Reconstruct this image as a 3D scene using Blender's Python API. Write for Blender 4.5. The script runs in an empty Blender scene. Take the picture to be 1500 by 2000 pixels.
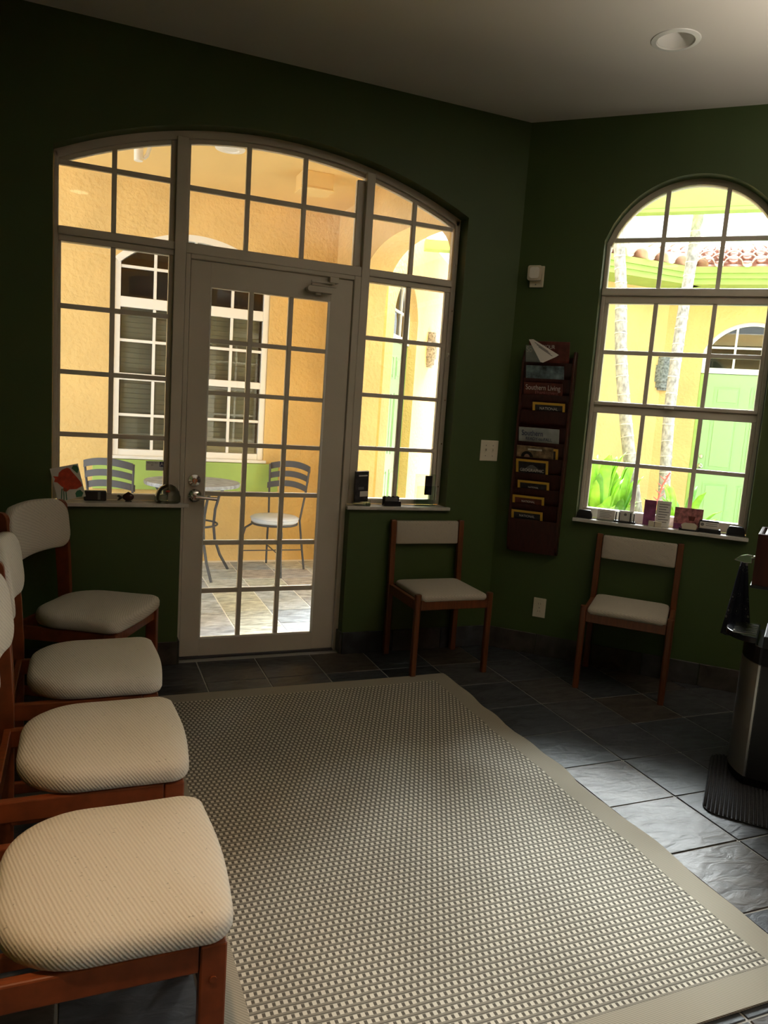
import bpy, bmesh, math, random
from mathutils import Vector, Matrix
from mathutils.geometry import tessellate_polygon
random.seed(7)
SC = bpy.context.scene
COL = SC.collection
R = math.radians

# ------------------------------------------------------------------ camera
F, YAW, PITCH, ROLL, EYE = 1465.3, .3911, .1429, .0691, 1.4066
fw = Vector((math.sin(YAW)*math.cos(PITCH), math.cos(YAW)*math.cos(PITCH), -math.sin(PITCH)))
rt0 = Vector((math.cos(YAW), -math.sin(YAW), 0)); up0 = rt0.cross(fw)
rt = rt0*math.cos(ROLL) + up0*math.sin(ROLL); up = up0*math.cos(ROLL) - rt0*math.sin(ROLL)
cam = bpy.data.cameras.new('camera'); cam.sensor_fit = 'VERTICAL'; cam.sensor_height = 36
cam.lens = F/2000*36; cam.clip_start = .03
co = bpy.data.objects.new('camera', cam); COL.objects.link(co)
co.matrix_world = Matrix(((rt.x, up.x, -fw.x, 0), (rt.y, up.y, -fw.y, 0), (rt.z, up.z, -fw.z, EYE), (0, 0, 0, 1)))
SC.camera = co

# ------------------------------------------------------------------ world, lights, exposure
W = bpy.data.worlds.new('world'); SC.world = W; W.use_nodes = True
bg = W.node_tree.nodes['Background']; bg.inputs[0].default_value = (.93, .97, 1.0, 1); bg.inputs[1].default_value = 1.9
SC.view_settings.view_transform = 'Standard'; SC.view_settings.look = 'None'
SC.view_settings.gamma = 1; SC.view_settings.use_curve_mapping = False
SC.view_settings.exposure = 0.88
SC.cycles.max_bounces = 14; SC.cycles.diffuse_bounces = 8; SC.cycles.glossy_bounces = 4
SC.cycles.transparent_max_bounces = 24; SC.cycles.transmission_bounces = 8
SC.cycles.sample_clamp_indirect = 6.0; SC.cycles.caustics_reflective = False; SC.cycles.caustics_refractive = False
sun = bpy.data.lights.new('sun', 'SUN'); sun.energy = 21.0; sun.angle = R(30); sun.color = (.93, .97, 1)
so = bpy.data.objects.new('sun', sun); COL.objects.link(so); so.rotation_euler = (R(51), 0, R(142))

def portal(name, loc, rot, w, h):
    l = bpy.data.lights.new(name, 'AREA'); l.shape = 'RECTANGLE'; l.size = w; l.size_y = h
    l.cycles.is_portal = True
    o = bpy.data.objects.new(name, l); COL.objects.link(o); o.location = loc; o.rotation_euler = rot

D = 3.8301; XC = 2.3007; Q = 2**-.5
ZC = 2.996
portal('window_portal', (XC+Q*(.9+.25), D-Q*(.9-.25), 1.75), (R(90), 0, R(-45)+math.pi), .95, 1.95)
portal('added_window_portal', (3.93, -.87, 1.36), (R(90), 0, R(90)), 2.85, 2.6)

# ------------------------------------------------------------------ materials
def mk(name):
    m = bpy.data.materials.new(name); m.use_nodes = True
    return m, m.node_tree, m.node_tree.nodes['Principled BSDF']
def bumpify(nt, bs, kind='noise', scale=40, strength=.2, dist=.01, vec=None, detail=4):
    n = nt.nodes
    t = n.new('ShaderNodeTexNoise'); t.inputs['Scale'].default_value = scale; t.inputs['Detail'].default_value = detail
    if vec is None:
        tc = n.new('ShaderNodeTexCoord'); vec = tc.outputs['Object']
    nt.links.new(vec, t.inputs['Vector'])
    b = n.new('ShaderNodeBump'); b.inputs['Strength'].default_value = strength; b.inputs['Distance'].default_value = dist
    nt.links.new(t.outputs[0], b.inputs['Height']); nt.links.new(b.outputs[0], bs.inputs['Normal'])
    return t
def mat(name, c, rough=.5, metal=0, var=0, scale=8, bump=0, bscale=60, bdist=.004, spec=None, stretch=None):
    m, nt, bs = mk(name)
    bs.inputs['Base Color'].default_value = (*c, 1); bs.inputs['Roughness'].default_value = rough
    bs.inputs['Metallic'].default_value = metal
    if spec is not None: bs.inputs['Specular IOR Level'].default_value = spec
    tc = nt.nodes.new('ShaderNodeTexCoord'); vec = tc.outputs['Object']
    if stretch:
        mp = nt.nodes.new('ShaderNodeMapping'); mp.inputs['Scale'].default_value = stretch
        nt.links.new(vec, mp.inputs[0]); vec = mp.outputs[0]
    if var:
        t = nt.nodes.new('ShaderNodeTexNoise'); t.inputs['Scale'].default_value = scale; t.inputs['Detail'].default_value = 5
        nt.links.new(vec, t.inputs['Vector'])
        r = nt.nodes.new('ShaderNodeValToRGB')
        r.color_ramp.elements[0].position = .3; r.color_ramp.elements[1].position = .7
        r.color_ramp.elements[0].color = (*[x*(1-var) for x in c], 1)
        r.color_ramp.elements[1].color = (*[min(1, x*(1+var)) for x in c], 1)
        nt.links.new(t.outputs[0], r.inputs[0]); nt.links.new(r.outputs[0], bs.inputs['Base Color'])
    if bump: bumpify(nt, bs, scale=bscale, strength=bump, dist=bdist, vec=vec)
    return m
M = {}
M['green'] = mat('green_paint', (.052, .086, .022), .55, var=.06, scale=3, bump=.08, bscale=220, bdist=.002)
M['ceil'] = mat('ceiling_paint', (.78, .73, .66), .8, bump=.1, bscale=150, bdist=.002)
M['orange'] = mat('terracotta_paint', (.62, .2, .07), .6, var=.05)
M['stucco'] = mat('yellow_stucco', (.72, .50, .20), .75, var=.1, scale=2.5, bump=.9, bscale=26, bdist=.012)
M['stucco_smooth'] = mat('yellow_ceiling_stucco', (.80, .57, .24), .8, var=.05, scale=2, bump=.2, bscale=40, bdist=.004)
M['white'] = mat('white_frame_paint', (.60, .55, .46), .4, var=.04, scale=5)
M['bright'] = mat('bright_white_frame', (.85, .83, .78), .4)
M['lime'] = mat('lime_green_trim', (.36, .52, .13), .6, var=.06)
M['mint'] = mat('mint_green_door_paint', (.36, .60, .27), .45)
M['slate_out'] = None
M['grout'] = mat('floor_grout', (.36, .35, .32), .9, bump=.3, bscale=200)
M['grout_out'] = mat('patio_grout', (.85, .84, .82), .9)
M['marble'] = mat('marble_sill', (.62, .6, .56), .25, var=.15, scale=14)
M['wood'] = mat('red_brown_wood', (.20, .048, .014), .33, var=.3, scale=9, stretch=(2, 14, 2), bump=.05, bscale=30)
M['teak'] = mat('teak_brown_wood', (.14, .042, .014), .38, var=.25, scale=9, stretch=(12, 12, 1.5))
M['rackwood'] = mat('dark_cherry_wood', (.048, .011, .007), .35, var=.25, scale=8, stretch=(10, 10, 1))
M['chrome'] = mat('polished_nickel', (.75, .72, .68), .12, 1)
M['steel'] = mat('brushed_steel', (.55, .53, .50), .3, 1, bump=.05, bscale=8, stretch=(1, 1, 60))
M['black'] = mat('black_plastic', (.012, .012, .014), .35)
M['blackg'] = mat('glossy_black_plastic', (.008, .008, .010), .15)
M['iron'] = mat('dark_grey_iron', (.055, .055, .062), .5, var=.1)
M['cream'] = mat('cream_plastic', (.68, .63, .50), .4)
M['paper'] = mat('white_paper', (.75, .73, .68), .7)
M['yellowink'] = mat('yellow_border_ink', (.75, .47, .06), .5)
M['darkcover'] = mat('dark_photo_cover', (.03, .028, .032), .4, var=.7, scale=30)
M['redcover'] = mat('maroon_cover', (.13, .03, .022), .4, var=.4, scale=30)
M['bluecover'] = mat('pale_blue_cover', (.42, .47, .47), .45, var=.15, scale=25)
M['photocover'] = mat('brown_photo_cover', (.28, .2, .11), .45, var=.9, scale=28)
M['seacover'] = mat('blue_photo_cover', (.16, .24, .27), .45, var=.9, scale=22)
M['purple'] = mat('purple_print', (.25, .06, .16), .5, var=.5, scale=25)
M['pinkprint'] = mat('pink_flower_print', (.42, .16, .16), .5, var=.7, scale=40)
M['redink'] = mat('red_paint', (.62, .07, .03), .5, var=.25, scale=40)
M['greenink'] = mat('green_paint_mark', (.05, .2, .10), .5)
M['whiteink'] = mat('white_ink', (.8, .78, .74), .5)
M['greyink'] = mat('grey_ink', (.16, .16, .16), .5)
M['blueink'] = mat('navy_ink', (.02, .03, .12), .5)
M['silver'] = mat('silver_sticker', (.8, .8, .8), .4)
M['cushion'] = mat('pale_blue_vinyl', (.62, .66, .74), .45)
M['stone'] = mat('grey_cast_stone', (.20, .22, .24), .8, var=.6, scale=45, bump=.6, bscale=60, bdist=.01)
M['trunk'] = mat('grey_palm_bark', (.42, .41, .39), .85, var=.45, scale=34, bump=.5, bscale=60, bdist=.006, stretch=(1, 1, .6))
M['ring'] = mat('pale_palm_ring', (.62, .60, .56), .8, var=.2, scale=40)
M['leaf'] = mat('bright_green_leaf', (.27, .60, .05), .45, var=.3, scale=12)
M['leafd'] = mat('mid_green_leaf', (.13, .36, .05), .5, var=.3, scale=12)
M['flower'] = mat('coral_flower', (.75, .12, .10), .5)
M['tile'] = mat('clay_roof_tile', (.80, .62, .54), .8, var=.2, scale=9)
M['blind'] = mat('grey_blind_slat', (.34, .36, .30), .6)
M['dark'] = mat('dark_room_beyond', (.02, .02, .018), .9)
M['soil'] = mat('garden_soil', (.06, .045, .03), .95, var=.3)
M['mat'] = mat('charcoal_ribbed_carpet', (.030, .031, .036), .95, var=.35, scale=160, bump=.5, bscale=400, bdist=.003)
M['glow'] = None
def patmat():
    m, nt, bs = mk('navy_paisley_cloth'); n = nt.nodes; L = nt.links
    tc = n.new('ShaderNodeTexCoord')
    v = n.new('ShaderNodeTexVoronoi'); v.inputs['Scale'].default_value = 26; L.new(tc.outputs['Object'], v.inputs['Vector'])
    r = n.new('ShaderNodeValToRGB'); e = r.color_ramp.elements
    e[0].position = .0; e[0].color = (.16, .15, .14, 1); e[1].position = .16; e[1].color = (.008, .008, .02, 1)
    r.color_ramp.interpolation = 'CONSTANT'
    a = r.color_ramp.elements.new(.36); a.color = (.05, .05, .06, 1); b = r.color_ramp.elements.new(.4); b.color = (.008, .008, .022, 1)
    L.new(v.outputs['Distance'], r.inputs[0]); L.new(r.outputs[0], bs.inputs['Base Color']); bs.inputs['Roughness'].default_value = .8
    return m
M['paisley'] = patmat()
def slate(name, cols, rough, bd):
    m, nt, bs = mk(name); n = nt.nodes; L = nt.links
    oi = n.new('ShaderNodeObjectInfo'); tc = n.new('ShaderNodeTexCoord')
    r = n.new('ShaderNodeValToRGB'); els = r.color_ramp.elements
    els[0].position = 0; els[0].color = (*cols[0], 1); els[1].position = 1; els[1].color = (*cols[-1], 1)
    for i, c in enumerate(cols[1:-1]):
        e = els.new((i+1)/(len(cols)-1)); e.color = (*c, 1)
    L.new(oi.outputs['Random'], r.inputs[0])
    ad = n.new('ShaderNodeVectorMath'); ad.operation = 'ADD'
    mu = n.new('ShaderNodeVectorMath'); mu.operation = 'SCALE'; mu.inputs[3].default_value = 37
    cb = n.new('ShaderNodeCombineXYZ'); L.new(oi.outputs['Random'], cb.inputs[0]); L.new(oi.outputs['Random'], cb.inputs[1])
    L.new(cb.outputs[0], mu.inputs[0]); L.new(tc.outputs['Object'], ad.inputs[0]); L.new(mu.outputs[0], ad.inputs[1])
    mp = n.new('ShaderNodeMapping'); mp.inputs['Scale'].default_value = (1, 2.2, 1); mp.inputs['Rotation'].default_value = (0, 0, .5)
    L.new(ad.outputs[0], mp.inputs[0])
    t = n.new('ShaderNodeTexNoise'); t.inputs['Scale'].default_value = 11; t.inputs['Detail'].default_value = 6; t.inputs['Distortion'].default_value = .6
    L.new(mp.outputs[0], t.inputs['Vector'])
    mr = n.new('ShaderNodeMapRange'); mr.inputs[1].default_value = .3; mr.inputs[2].default_value = .7; mr.inputs[3].default_value = .6; mr.inputs[4].default_value = 1.45
    L.new(t.outputs[0], mr.inputs[0])
    sc = n.new('ShaderNodeVectorMath'); sc.operation = 'SCALE'; L.new(r.outputs[0], sc.inputs[0]); L.new(mr.outputs[0], sc.inputs[3])
    L.new(sc.outputs[0], bs.inputs['Base Color'])
    b = n.new('ShaderNodeBump'); b.inputs['Strength'].default_value = .55; b.inputs['Distance'].default_value = bd
    L.new(t.outputs[0], b.inputs['Height']); L.new(b.outputs[0], bs.inputs['Normal'])
    bs.inputs['Roughness'].default_value = rough; bs.inputs['Specular IOR Level'].default_value = .28
    return m
M['slate'] = slate('dark_slate_tile', [(.030, .033, .038), (.045, .05, .057), (.038, .04, .046), (.06, .062, .066), (.062, .05, .04), (.05, .054, .062)], .47, .010)
M['slate_out'] = slate('pale_slate_tile', [(.36, .40, .46), (.48, .52, .57), (.43, .39, .37), (.32, .36, .42), (.53, .53, .45), (.46, .50, .56)], .55, .008)
def glassmat():
    m = bpy.data.materials.new('window_glass'); m.use_nodes = True; nt = m.node_tree; n = nt.nodes; n.clear()
    out = n.new('ShaderNodeOutputMaterial'); tr = n.new('ShaderNodeBsdfTransparent'); gl = n.new('ShaderNodeBsdfGlossy')
    tr.inputs[0].default_value = (.97, .985, .97, 1); gl.inputs['Roughness'].default_value = .0
    fr = n.new('ShaderNodeFresnel'); fr.inputs[0].default_value = 1.5
    mx = n.new('ShaderNodeMixShader')
    nt.links.new(fr.outputs[0], mx.inputs[0]); nt.links.new(tr.outputs[0], mx.inputs[1]); nt.links.new(gl.outputs[0], mx.inputs[2])
    nt.links.new(mx.outputs[0], out.inputs[0])
    return m
M['glass'] = glassmat()
def clearmat(name, tint):
    m, nt, bs = mk(name)
    bs.inputs['Base Color'].default_value = (*tint, 1); bs.inputs['Transmission Weight'].default_value = 1; bs.inputs['Roughness'].default_value = .02; bs.inputs['IOR'].default_value = 1.46
    return m
M['clear'] = M['glass'].copy(); M['clear'].name = 'clear_acrylic'; M['clear'].node_tree.nodes['Transparent BSDF'].inputs[0].default_value = (.86, .93, .88, 1)
def fabric(name, c, pitch):
    m, nt, bs = mk(name); n = nt.nodes; L = nt.links
    tc = n.new('ShaderNodeTexCoord')
    w = n.new('ShaderNodeTexWave'); w.wave_type = 'BANDS'; w.bands_direction = 'DIAGONAL'; w.inputs['Scale'].default_value = .315/pitch; w.inputs['Distortion'].default_value = .6
    mp = n.new('ShaderNodeMapping'); mp.inputs['Rotation'].default_value = (0, 0, R(28)); L.new(tc.outputs['Object'], mp.inputs[0])
    L.new(mp.outputs[0], w.inputs['Vector'])
    ns = n.new('ShaderNodeTexNoise'); ns.inputs['Scale'].default_value = 320; ns.inputs['Detail'].default_value = 2; L.new(tc.outputs['Object'], ns.inputs['Vector'])
    n2 = n.new('ShaderNodeTexNoise'); n2.inputs['Scale'].default_value = 120; n2.inputs['Detail'].default_value = 3; L.new(tc.outputs['Object'], n2.inputs['Vector'])
    r = n.new('ShaderNodeValToRGB'); e = r.color_ramp.elements
    e[0].position = .27; e[0].color = (*[x*.62 for x in c], 1); e[1].position = .34; e[1].color = (*c, 1); L.new(n2.outputs[0], r.inputs[0])
    mx = n.new('ShaderNodeMix'); mx.data_type = 'RGBA'; mx.blend_type = 'MULTIPLY'; mx.inputs[0].default_value = .12
    L.new(r.outputs[0], mx.inputs[6]); L.new(w.outputs[0], mx.inputs[7]); L.new(mx.outputs[2], bs.inputs['Base Color'])
    ad = n.new('ShaderNodeMath'); ad.operation = 'ADD'; L.new(w.outputs['Fac'], ad.inputs[0]); L.new(ns.outputs[0], ad.inputs[1])
    b = n.new('ShaderNodeBump'); b.inputs['Strength'].default_value = .4; b.inputs['Distance'].default_value = .0014
    L.new(ad.outputs[0], b.inputs['Height']); L.new(b.outputs[0], bs.inputs['Normal'])
    bs.inputs['Roughness'].default_value = .95; bs.inputs['Specular IOR Level'].default_value = .15
    return m
M['fabric'] = fabric('oatmeal_twill_fabric', (.72, .66, .56), .0055)
M['fabric2'] = fabric('grey_beige_tweed_fabric', (.52, .47, .39), .004)
def rugmats():
    m, nt, bs = mk('woven_rug_field'); n = nt.nodes; L = nt.links
    tc = n.new('ShaderNodeTexCoord'); sp = n.new('ShaderNodeSeparateXYZ'); L.new(tc.outputs['Object'], sp.inputs[0])
    def mth(op, a, b=None):
        x = n.new('ShaderNodeMath'); x.operation = op
        for i, v in enumerate((a, b)):
            if v is None: continue
            if isinstance(v, (int, float)): x.inputs[i].default_value = v
            else: L.new(v, x.inputs[i])
        return x.outputs[0]
    ns = n.new('ShaderNodeTexNoise'); ns.inputs['Scale'].default_value = 14; L.new(tc.outputs['Object'], ns.inputs['Vector'])
    wob = mth('MULTIPLY', mth('SUBTRACT', ns.outputs[0], .5), .006)
    y = mth('DIVIDE', mth('ADD', sp.outputs[1], wob), .0225)
    row = mth('FLOOR', y); fy = mth('FRACT', y)
    x = mth('DIVIDE', sp.outputs[0], .0185)
    fx = mth('FRACT', mth('ADD', x, mth('MULTIPLY', row, .42)))
    inrow = mth('MULTIPLY', mth('GREATER_THAN', fy, .38), mth('LESS_THAN', fy, .94))
    lite = mth('MULTIPLY', inrow, mth('GREATER_THAN', fx, .45))
    dk = mth('MULTIPLY', mth('MULTIPLY', inrow, mth('LESS_THAN', fx, .40)), mth('MULTIPLY', mth('GREATER_THAN', fy, .44), mth('LESS_THAN', fy, .86)))
    line = mth('LESS_THAN', fy, .14)
    def mix(f, a, b):
        k = n.new('ShaderNodeMix'); k.data_type = 'RGBA'; L.new(f, k.inputs[0])
        for i, v in ((6, a), (7, b)):
            if isinstance(v, tuple): k.inputs[i].default_value = (*v, 1)
            else: L.new(v, k.inputs[i])
        return k.outputs[2]
    c = mix(lite, (.27, .25, .205), (.66, .62, .53)); c = mix(dk, c, (.105, .095, .078)); c = mix(line, c, (.13, .12, .10))
    n2 = n.new('ShaderNodeTexNoise'); n2.inputs['Scale'].default_value = 3; n2.inputs['Detail'].default_value = 3; L.new(tc.outputs['Object'], n2.inputs['Vector'])
    mr = n.new('ShaderNodeMapRange'); mr.inputs[3].default_value = .8; mr.inputs[4].default_value = 1.2; L.new(n2.outputs[0], mr.inputs[0])
    sc = n.new('ShaderNodeVectorMath'); sc.operation = 'SCALE'; L.new(c, sc.inputs[0]); L.new(mr.outputs[0], sc.inputs[3])
    L.new(sc.outputs[0], bs.inputs['Base Color']); bs.inputs['Roughness'].default_value = .9; bs.inputs['Specular IOR Level'].default_value = .2
    hb = mth('ADD', mth('MULTIPLY', inrow, .6), mth('MULTIPLY', lite, .4))
    b = n.new('ShaderNodeBump'); b.inputs['Strength'].default_value = .5; b.inputs['Distance'].default_value = .002
    L.new(hb, b.inputs['Height']); L.new(b.outputs[0], bs.inputs['Normal'])
    m2, nt2, bs2 = mk('tan_rug_border')
    w = nt2.nodes.new('ShaderNodeTexWave'); w.inputs['Scale'].default_value = 70; w.bands_direction = 'DIAGONAL'
    t2 = nt2.nodes.new('ShaderNodeTexCoord'); nt2.links.new(t2.outputs['Object'], w.inputs['Vector'])
    r2 = nt2.nodes.new('ShaderNodeValToRGB'); r2.color_ramp.elements[0].color = (.27, .24, .185, 1); r2.color_ramp.elements[1].color = (.40, .365, .29, 1)
    nt2.links.new(w.outputs['Fac'], r2.inputs[0]); nt2.links.new(r2.outputs[0], bs2.inputs['Base Color']); bs2.inputs['Roughness'].default_value = .95
    return m, m2
M['rug'], M['rugb'] = rugmats()
def emit(name, c, s):
    m = bpy.data.materials.new(name); m.use_nodes = True; n = m.node_tree.nodes; b = n['Principled BSDF']
    b.inputs['Base Color'].default_value = (*c, 1); b.inputs['Emission Color'].default_value = (*c, 1); b.inputs['Emission Strength'].default_value = s
    return m
M['lamp'] = emit('added_lamp_lens', (1, .72, .42), 3)  # lens glow of the added lamps

# ------------------------------------------------------------------ mesh helpers
def box(bm, lo, hi, mw=None):
    vs = [bm.verts.new((x, y, z)) for x in (lo[0], hi[0]) for y in (lo[1], hi[1]) for z in (lo[2], hi[2])]
    for f in ((0, 1, 3, 2), (4, 6, 7, 5), (0, 4, 5, 1), (2, 3, 7, 6), (0, 2, 6, 4), (1, 5, 7, 3)):
        bm.faces.new([vs[i] for i in f])
    if mw is not None: bmesh.ops.transform(bm, matrix=mw, verts=vs)
    return vs
def prism(bm, pts, a0, a1, plane='xz', holes=()):
    """polygon (with holes) in a plane, pushed from a0 to a1 along the third axis"""
    def P(p, a):
        return {'xz': (p[0], a, p[1]), 'xy': (p[0], p[1], a), 'yz': (a, p[0], p[1])}[plane]
    loops = [list(pts)] + [list(h) for h in holes]
    flat = [p for l in loops for p in l]
    v0 = [bm.verts.new(P(p, a0)) for p in flat]; v1 = [bm.verts.new(P(p, a1)) for p in flat]
    if holes or len(pts) > 4:
        tris = tessellate_polygon([[Vector((p[0], p[1], 0)) for p in l] for l in loops])
        for t in tris:
            try: bm.faces.new([v0[i] for i in t]); bm.faces.new([v1[i] for i in reversed(t)])
            except ValueError: pass
    else:
        bm.faces.new(v0); bm.faces.new(v1[::-1])
    k = 0
    for l in loops:
        n = len(l)
        for i in range(n):
            a, b = k+i, k+(i+1) % n
            bm.faces.new((v0[a], v0[b], v1[b], v1[a]))
        k += n
    return v0+v1
def tube(bm, pts, r, seg=8, cap=True):
    pts = [Vector(p) for p in pts]; rings = []
    rs = r if isinstance(r, (list, tuple)) else [r]*len(pts)
    ref = None
    for i, p in enumerate(pts):
        t = (pts[min(i+1, len(pts)-1)] - pts[max(i-1, 0)]).normalized()
        if ref is None: ref = t.orthogonal().normalized()
        ref = (ref - t*ref.dot(t)).normalized(); b = t.cross(ref)
        rings.append([bm.verts.new(p + (ref*math.cos(2*math.pi*j/seg) + b*math.sin(2*math.pi*j/seg))*rs[i]) for j in range(seg)])
    for a, b in zip(rings, rings[1:]):
        for j in range(seg): bm.faces.new((a[j], a[(j+1) % seg], b[(j+1) % seg], b[j]))
    if cap: bm.faces.new(rings[0][::-1]); bm.faces.new(rings[-1])
def lathe(bm, prof, seg=24, c=(0, 0, 0)):
    rings = []
    for r, z in prof:
        if r < 1e-5: rings.append([bm.verts.new((c[0], c[1], c[2]+z))])
        else: rings.append([bm.verts.new((c[0]+r*math.cos(2*math.pi*j/seg), c[1]+r*math.sin(2*math.pi*j/seg), c[2]+z)) for j in range(seg)])
    for a, b in zip(rings, rings[1:]):
        for j in range(seg):
            k = (j+1) % seg
            if len(a) == 1 and len(b) == 1: continue
            if len(a) == 1: bm.faces.new((a[0], b[k], b[j]))
            elif len(b) == 1: bm.faces.new((a[j], a[k], b[0]))
            else: bm.faces.new((a[j], a[k], b[k], b[j]))
def fin(name, bm, m, parent=None, smooth=False, bevel=0, seg=2, loc=None, rot=None):
    bmesh.ops.recalc_face_normals(bm, faces=bm.faces)
    if bevel:
        es = [e for e in bm.edges if len(e.link_faces) == 2 and e.calc_face_angle(0) > .6]
        bmesh.ops.bevel(bm, geom=es, offset=bevel, segments=seg, profile=.5, affect='EDGES', clamp_overlap=True)
    me = bpy.data.meshes.new(name); bm.to_mesh(me); bm.free()
    if smooth:
        me.polygons.foreach_set('use_smooth', [True]*len(me.polygons))
    me.materials.append(M[m] if isinstance(m, str) else m)
    o = bpy.data.objects.new(name, me); COL.objects.link(o)
    if parent: o.parent = parent
    if loc: o.location = loc
    if rot: o.rotation_euler = rot
    return o
def smooth_by_angle(o, ang=35):
    me = o.data
    me.polygons.foreach_set('use_smooth', [True]*len(me.polygons))
    bm = bmesh.new(); bm.from_mesh(me)
    for e in bm.edges:
        if len(e.link_faces) == 2: e.smooth = e.calc_face_angle(0) < R(ang)
    bm.to_mesh(me); bm.free()
    return o
def B(name, lo, hi, m, parent=None, bevel=0, loc=None, rot=None):
    bm = bmesh.new(); box(bm, lo, hi); return fin(name, bm, m, parent, bevel=bevel, loc=loc, rot=rot)
def T(name, pts, r, m, parent=None, seg=8):
    bm = bmesh.new(); tube(bm, pts, r, seg); return smooth_by_angle(fin(name, bm, m, parent), 50)
def LA(name, prof, m, parent=None, seg=24, loc=None, rot=None):
    bm = bmesh.new(); lathe(bm, prof, seg); return smooth_by_angle(fin(name, bm, m, parent, loc=loc, rot=rot), 40)
def PR(name, pts, a0, a1, m, parent=None, plane='xz', holes=(), bevel=0):
    bm = bmesh.new(); prism(bm, pts, a0, a1, plane, holes); return fin(name, bm, m, parent, bevel=bevel)
def tag(o, label, cat=None, group=None, kind=None):
    o['label'] = label
    if cat: o['category'] = cat
    if group: o['group'] = group
    if kind: o['kind'] = kind
    return o
def E(name, loc=(0, 0, 0), rz=0):
    o = bpy.data.objects.new(name, None); COL.objects.link(o); o.location = loc; o.rotation_euler = (0, 0, rz); o.empty_display_size = .05
    return o
def ST(o, label, cat): return tag(o, label, cat, kind='structure')
def copy_tree(o, parent=None):
    c = o.copy(); COL.objects.link(c); c.parent = parent
    for ch in list(o.children): copy_tree(ch, c)
    return c
def text(name, s, size, m, parent, loc, rot, sx=1, align='LEFT'):
    cu = bpy.data.curves.new(name, 'FONT'); cu.body = s; cu.size = size; cu.align_x = align; cu.extrude = .0003
    tmp = bpy.data.objects.new(name, cu); COL.objects.link(tmp)
    bpy.context.view_layer.update()
    me = bpy.data.meshes.new_from_object(tmp.evaluated_get(bpy.context.evaluated_depsgraph_get()))
    bpy.data.objects.remove(tmp)
    me.materials.clear(); me.materials.append(M[m])
    o = bpy.data.objects.new(name, me); COL.objects.link(o); o.parent = parent; o.location = loc; o.rotation_euler = rot; o.scale = (sx, 1, 1)
    return o
def roundrect(x0, x1, y0, y1, r, n=5):
    p = []
    for cx, cy, a in ((x1-r, y0+r, -90), (x1-r, y1-r, 0), (x0+r, y1-r, 90), (x0+r, y0+r, 180)):
        for i in range(n+1):
            t = R(a+90*i/n); p.append((cx+r*math.cos(t), cy+r*math.sin(t)))
    return p
def pad(bm, outline, z0, z1, crown=.01, edge=.02):
    """upholstered cushion: soft edge and slightly crowned top over a plan outline"""
    n = len(outline); cx = sum(p[0] for p in outline)/n; cy = sum(p[1] for p in outline)/n
    def ring(ins, z):
        o = []
        for x, y in outline:
            dx, dy = x-cx, y-cy; l = math.hypot(dx, dy); k = max(0, (l-ins)/l); o.append(bm.verts.new((cx+dx*k, cy+dy*k, z)))
        return o
    e = edge
    rs = [ring(e*.8, z0), ring(e*.25, z0+e*.2), ring(0, z0+e*.7), ring(0, z1-e*.9), ring(e*.25, z1-e*.4), ring(e*.8, z1-e*.08), ring(e*2.2, z1+crown*.35), ring(e*5, z1+crown*.8)]
    for a, b in zip(rs, rs[1:]):
        for i in range(n): bm.faces.new((a[i], a[(i+1) % n], b[(i+1) % n], b[i]))
    c = bm.verts.new((cx, cy, z1+crown)); last = rs[-1]
    for i in range(n): bm.faces.new((last[i], last[(i+1) % n], c))
    bm.faces.new(rs[0][::-1])

# ------------------------------------------------------------------ room shell
XL, YB = -.44, -2.4                     # left wall, wall behind the camera
S2 = 1.80                               # length of the angled wall
X3, Y3 = XC+Q*S2, D-Q*S2
def wallframe(name, loc, rz): return E(name, loc, rz)
def arch_z(x, cx, hw, spring, rise):
    Rr = (hw*hw+rise*rise)/(2*rise); return spring+rise-Rr+math.sqrt(max(0, Rr*Rr-(x-cx)**2))
def arch_pts(cx, hw, spring, rise, n=24):
    return [(cx+hw-2*hw*i/n, arch_z(cx+hw-2*hw*i/n, cx, hw, spring, rise)) for i in range(n+1)]
A1 = (.92, 1.04, 2.442, .233)
open1 = [(-.12, .825), (.478, .825), (.478, -.06), (1.375, -.06), (1.375, .825), (1.96, .825)] + arch_pts(*A1)
# (outline runs along the floor so the door opening cuts the bottom edge)
out1 = [(XL-.2, -.06), (.478, -.06), (.478, .825), (-.12, .825)] + arch_pts(*A1)[::-1] + [(1.96, .825), (1.375, .825), (1.375, -.06), (XC+.09, -.06), (XC+.09, ZC+.1), (XL-.2, ZC+.1)]
w = E('wall_back', (0, D, 0)); ST(w, 'dark green back wall around the arched door and windows', 'wall')
PR('painted_face', out1, 0, .105, 'green', w)
PR('stucco_face', [(x, z) for x, z in out1], .106, .2, 'stucco', w)
A2 = (.9025, .4425, 2.36, .325)
open2 = [(.46, .825), (1.345, .825)] + arch_pts(*A2)
out2 = [(-.085, -.06), (S2+.05, -.06), (S2+.05, ZC+.1), (-.085, ZC+.1)]
w2 = E('wall_back_right', (XC, D, 0), R(-45)); ST(w2, 'angled dark green wall with the arched window and magazine rack', 'wall')
PR('painted_face', [(0, -.06), (S2, -.06), (S2, ZC+.1), (0, ZC+.1)], 0, .105, 'green', w2, holes=[open2])
PR('stucco_face', out2, .106, .2, 'stucco', w2, holes=[open2])
wl = B('wall_left', (XL-.15, YB-.1, -.06), (XL, D+.2, ZC+.1), 'green'); ST(wl, 'dark green side wall behind the row of chairs', 'wall')
wf = B('wall_front', (XL-.15, YB-.15, -.06), (X3+.3, YB, ZC+.1), 'orange'); ST(wf, 'terracotta wall behind the viewer', 'wall')
wr = E('wall_right', (X3, 0, 0), R(-90)); ST(wr, 'green right wall holding the added side window', 'wall')     # local x runs towards -y
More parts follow.
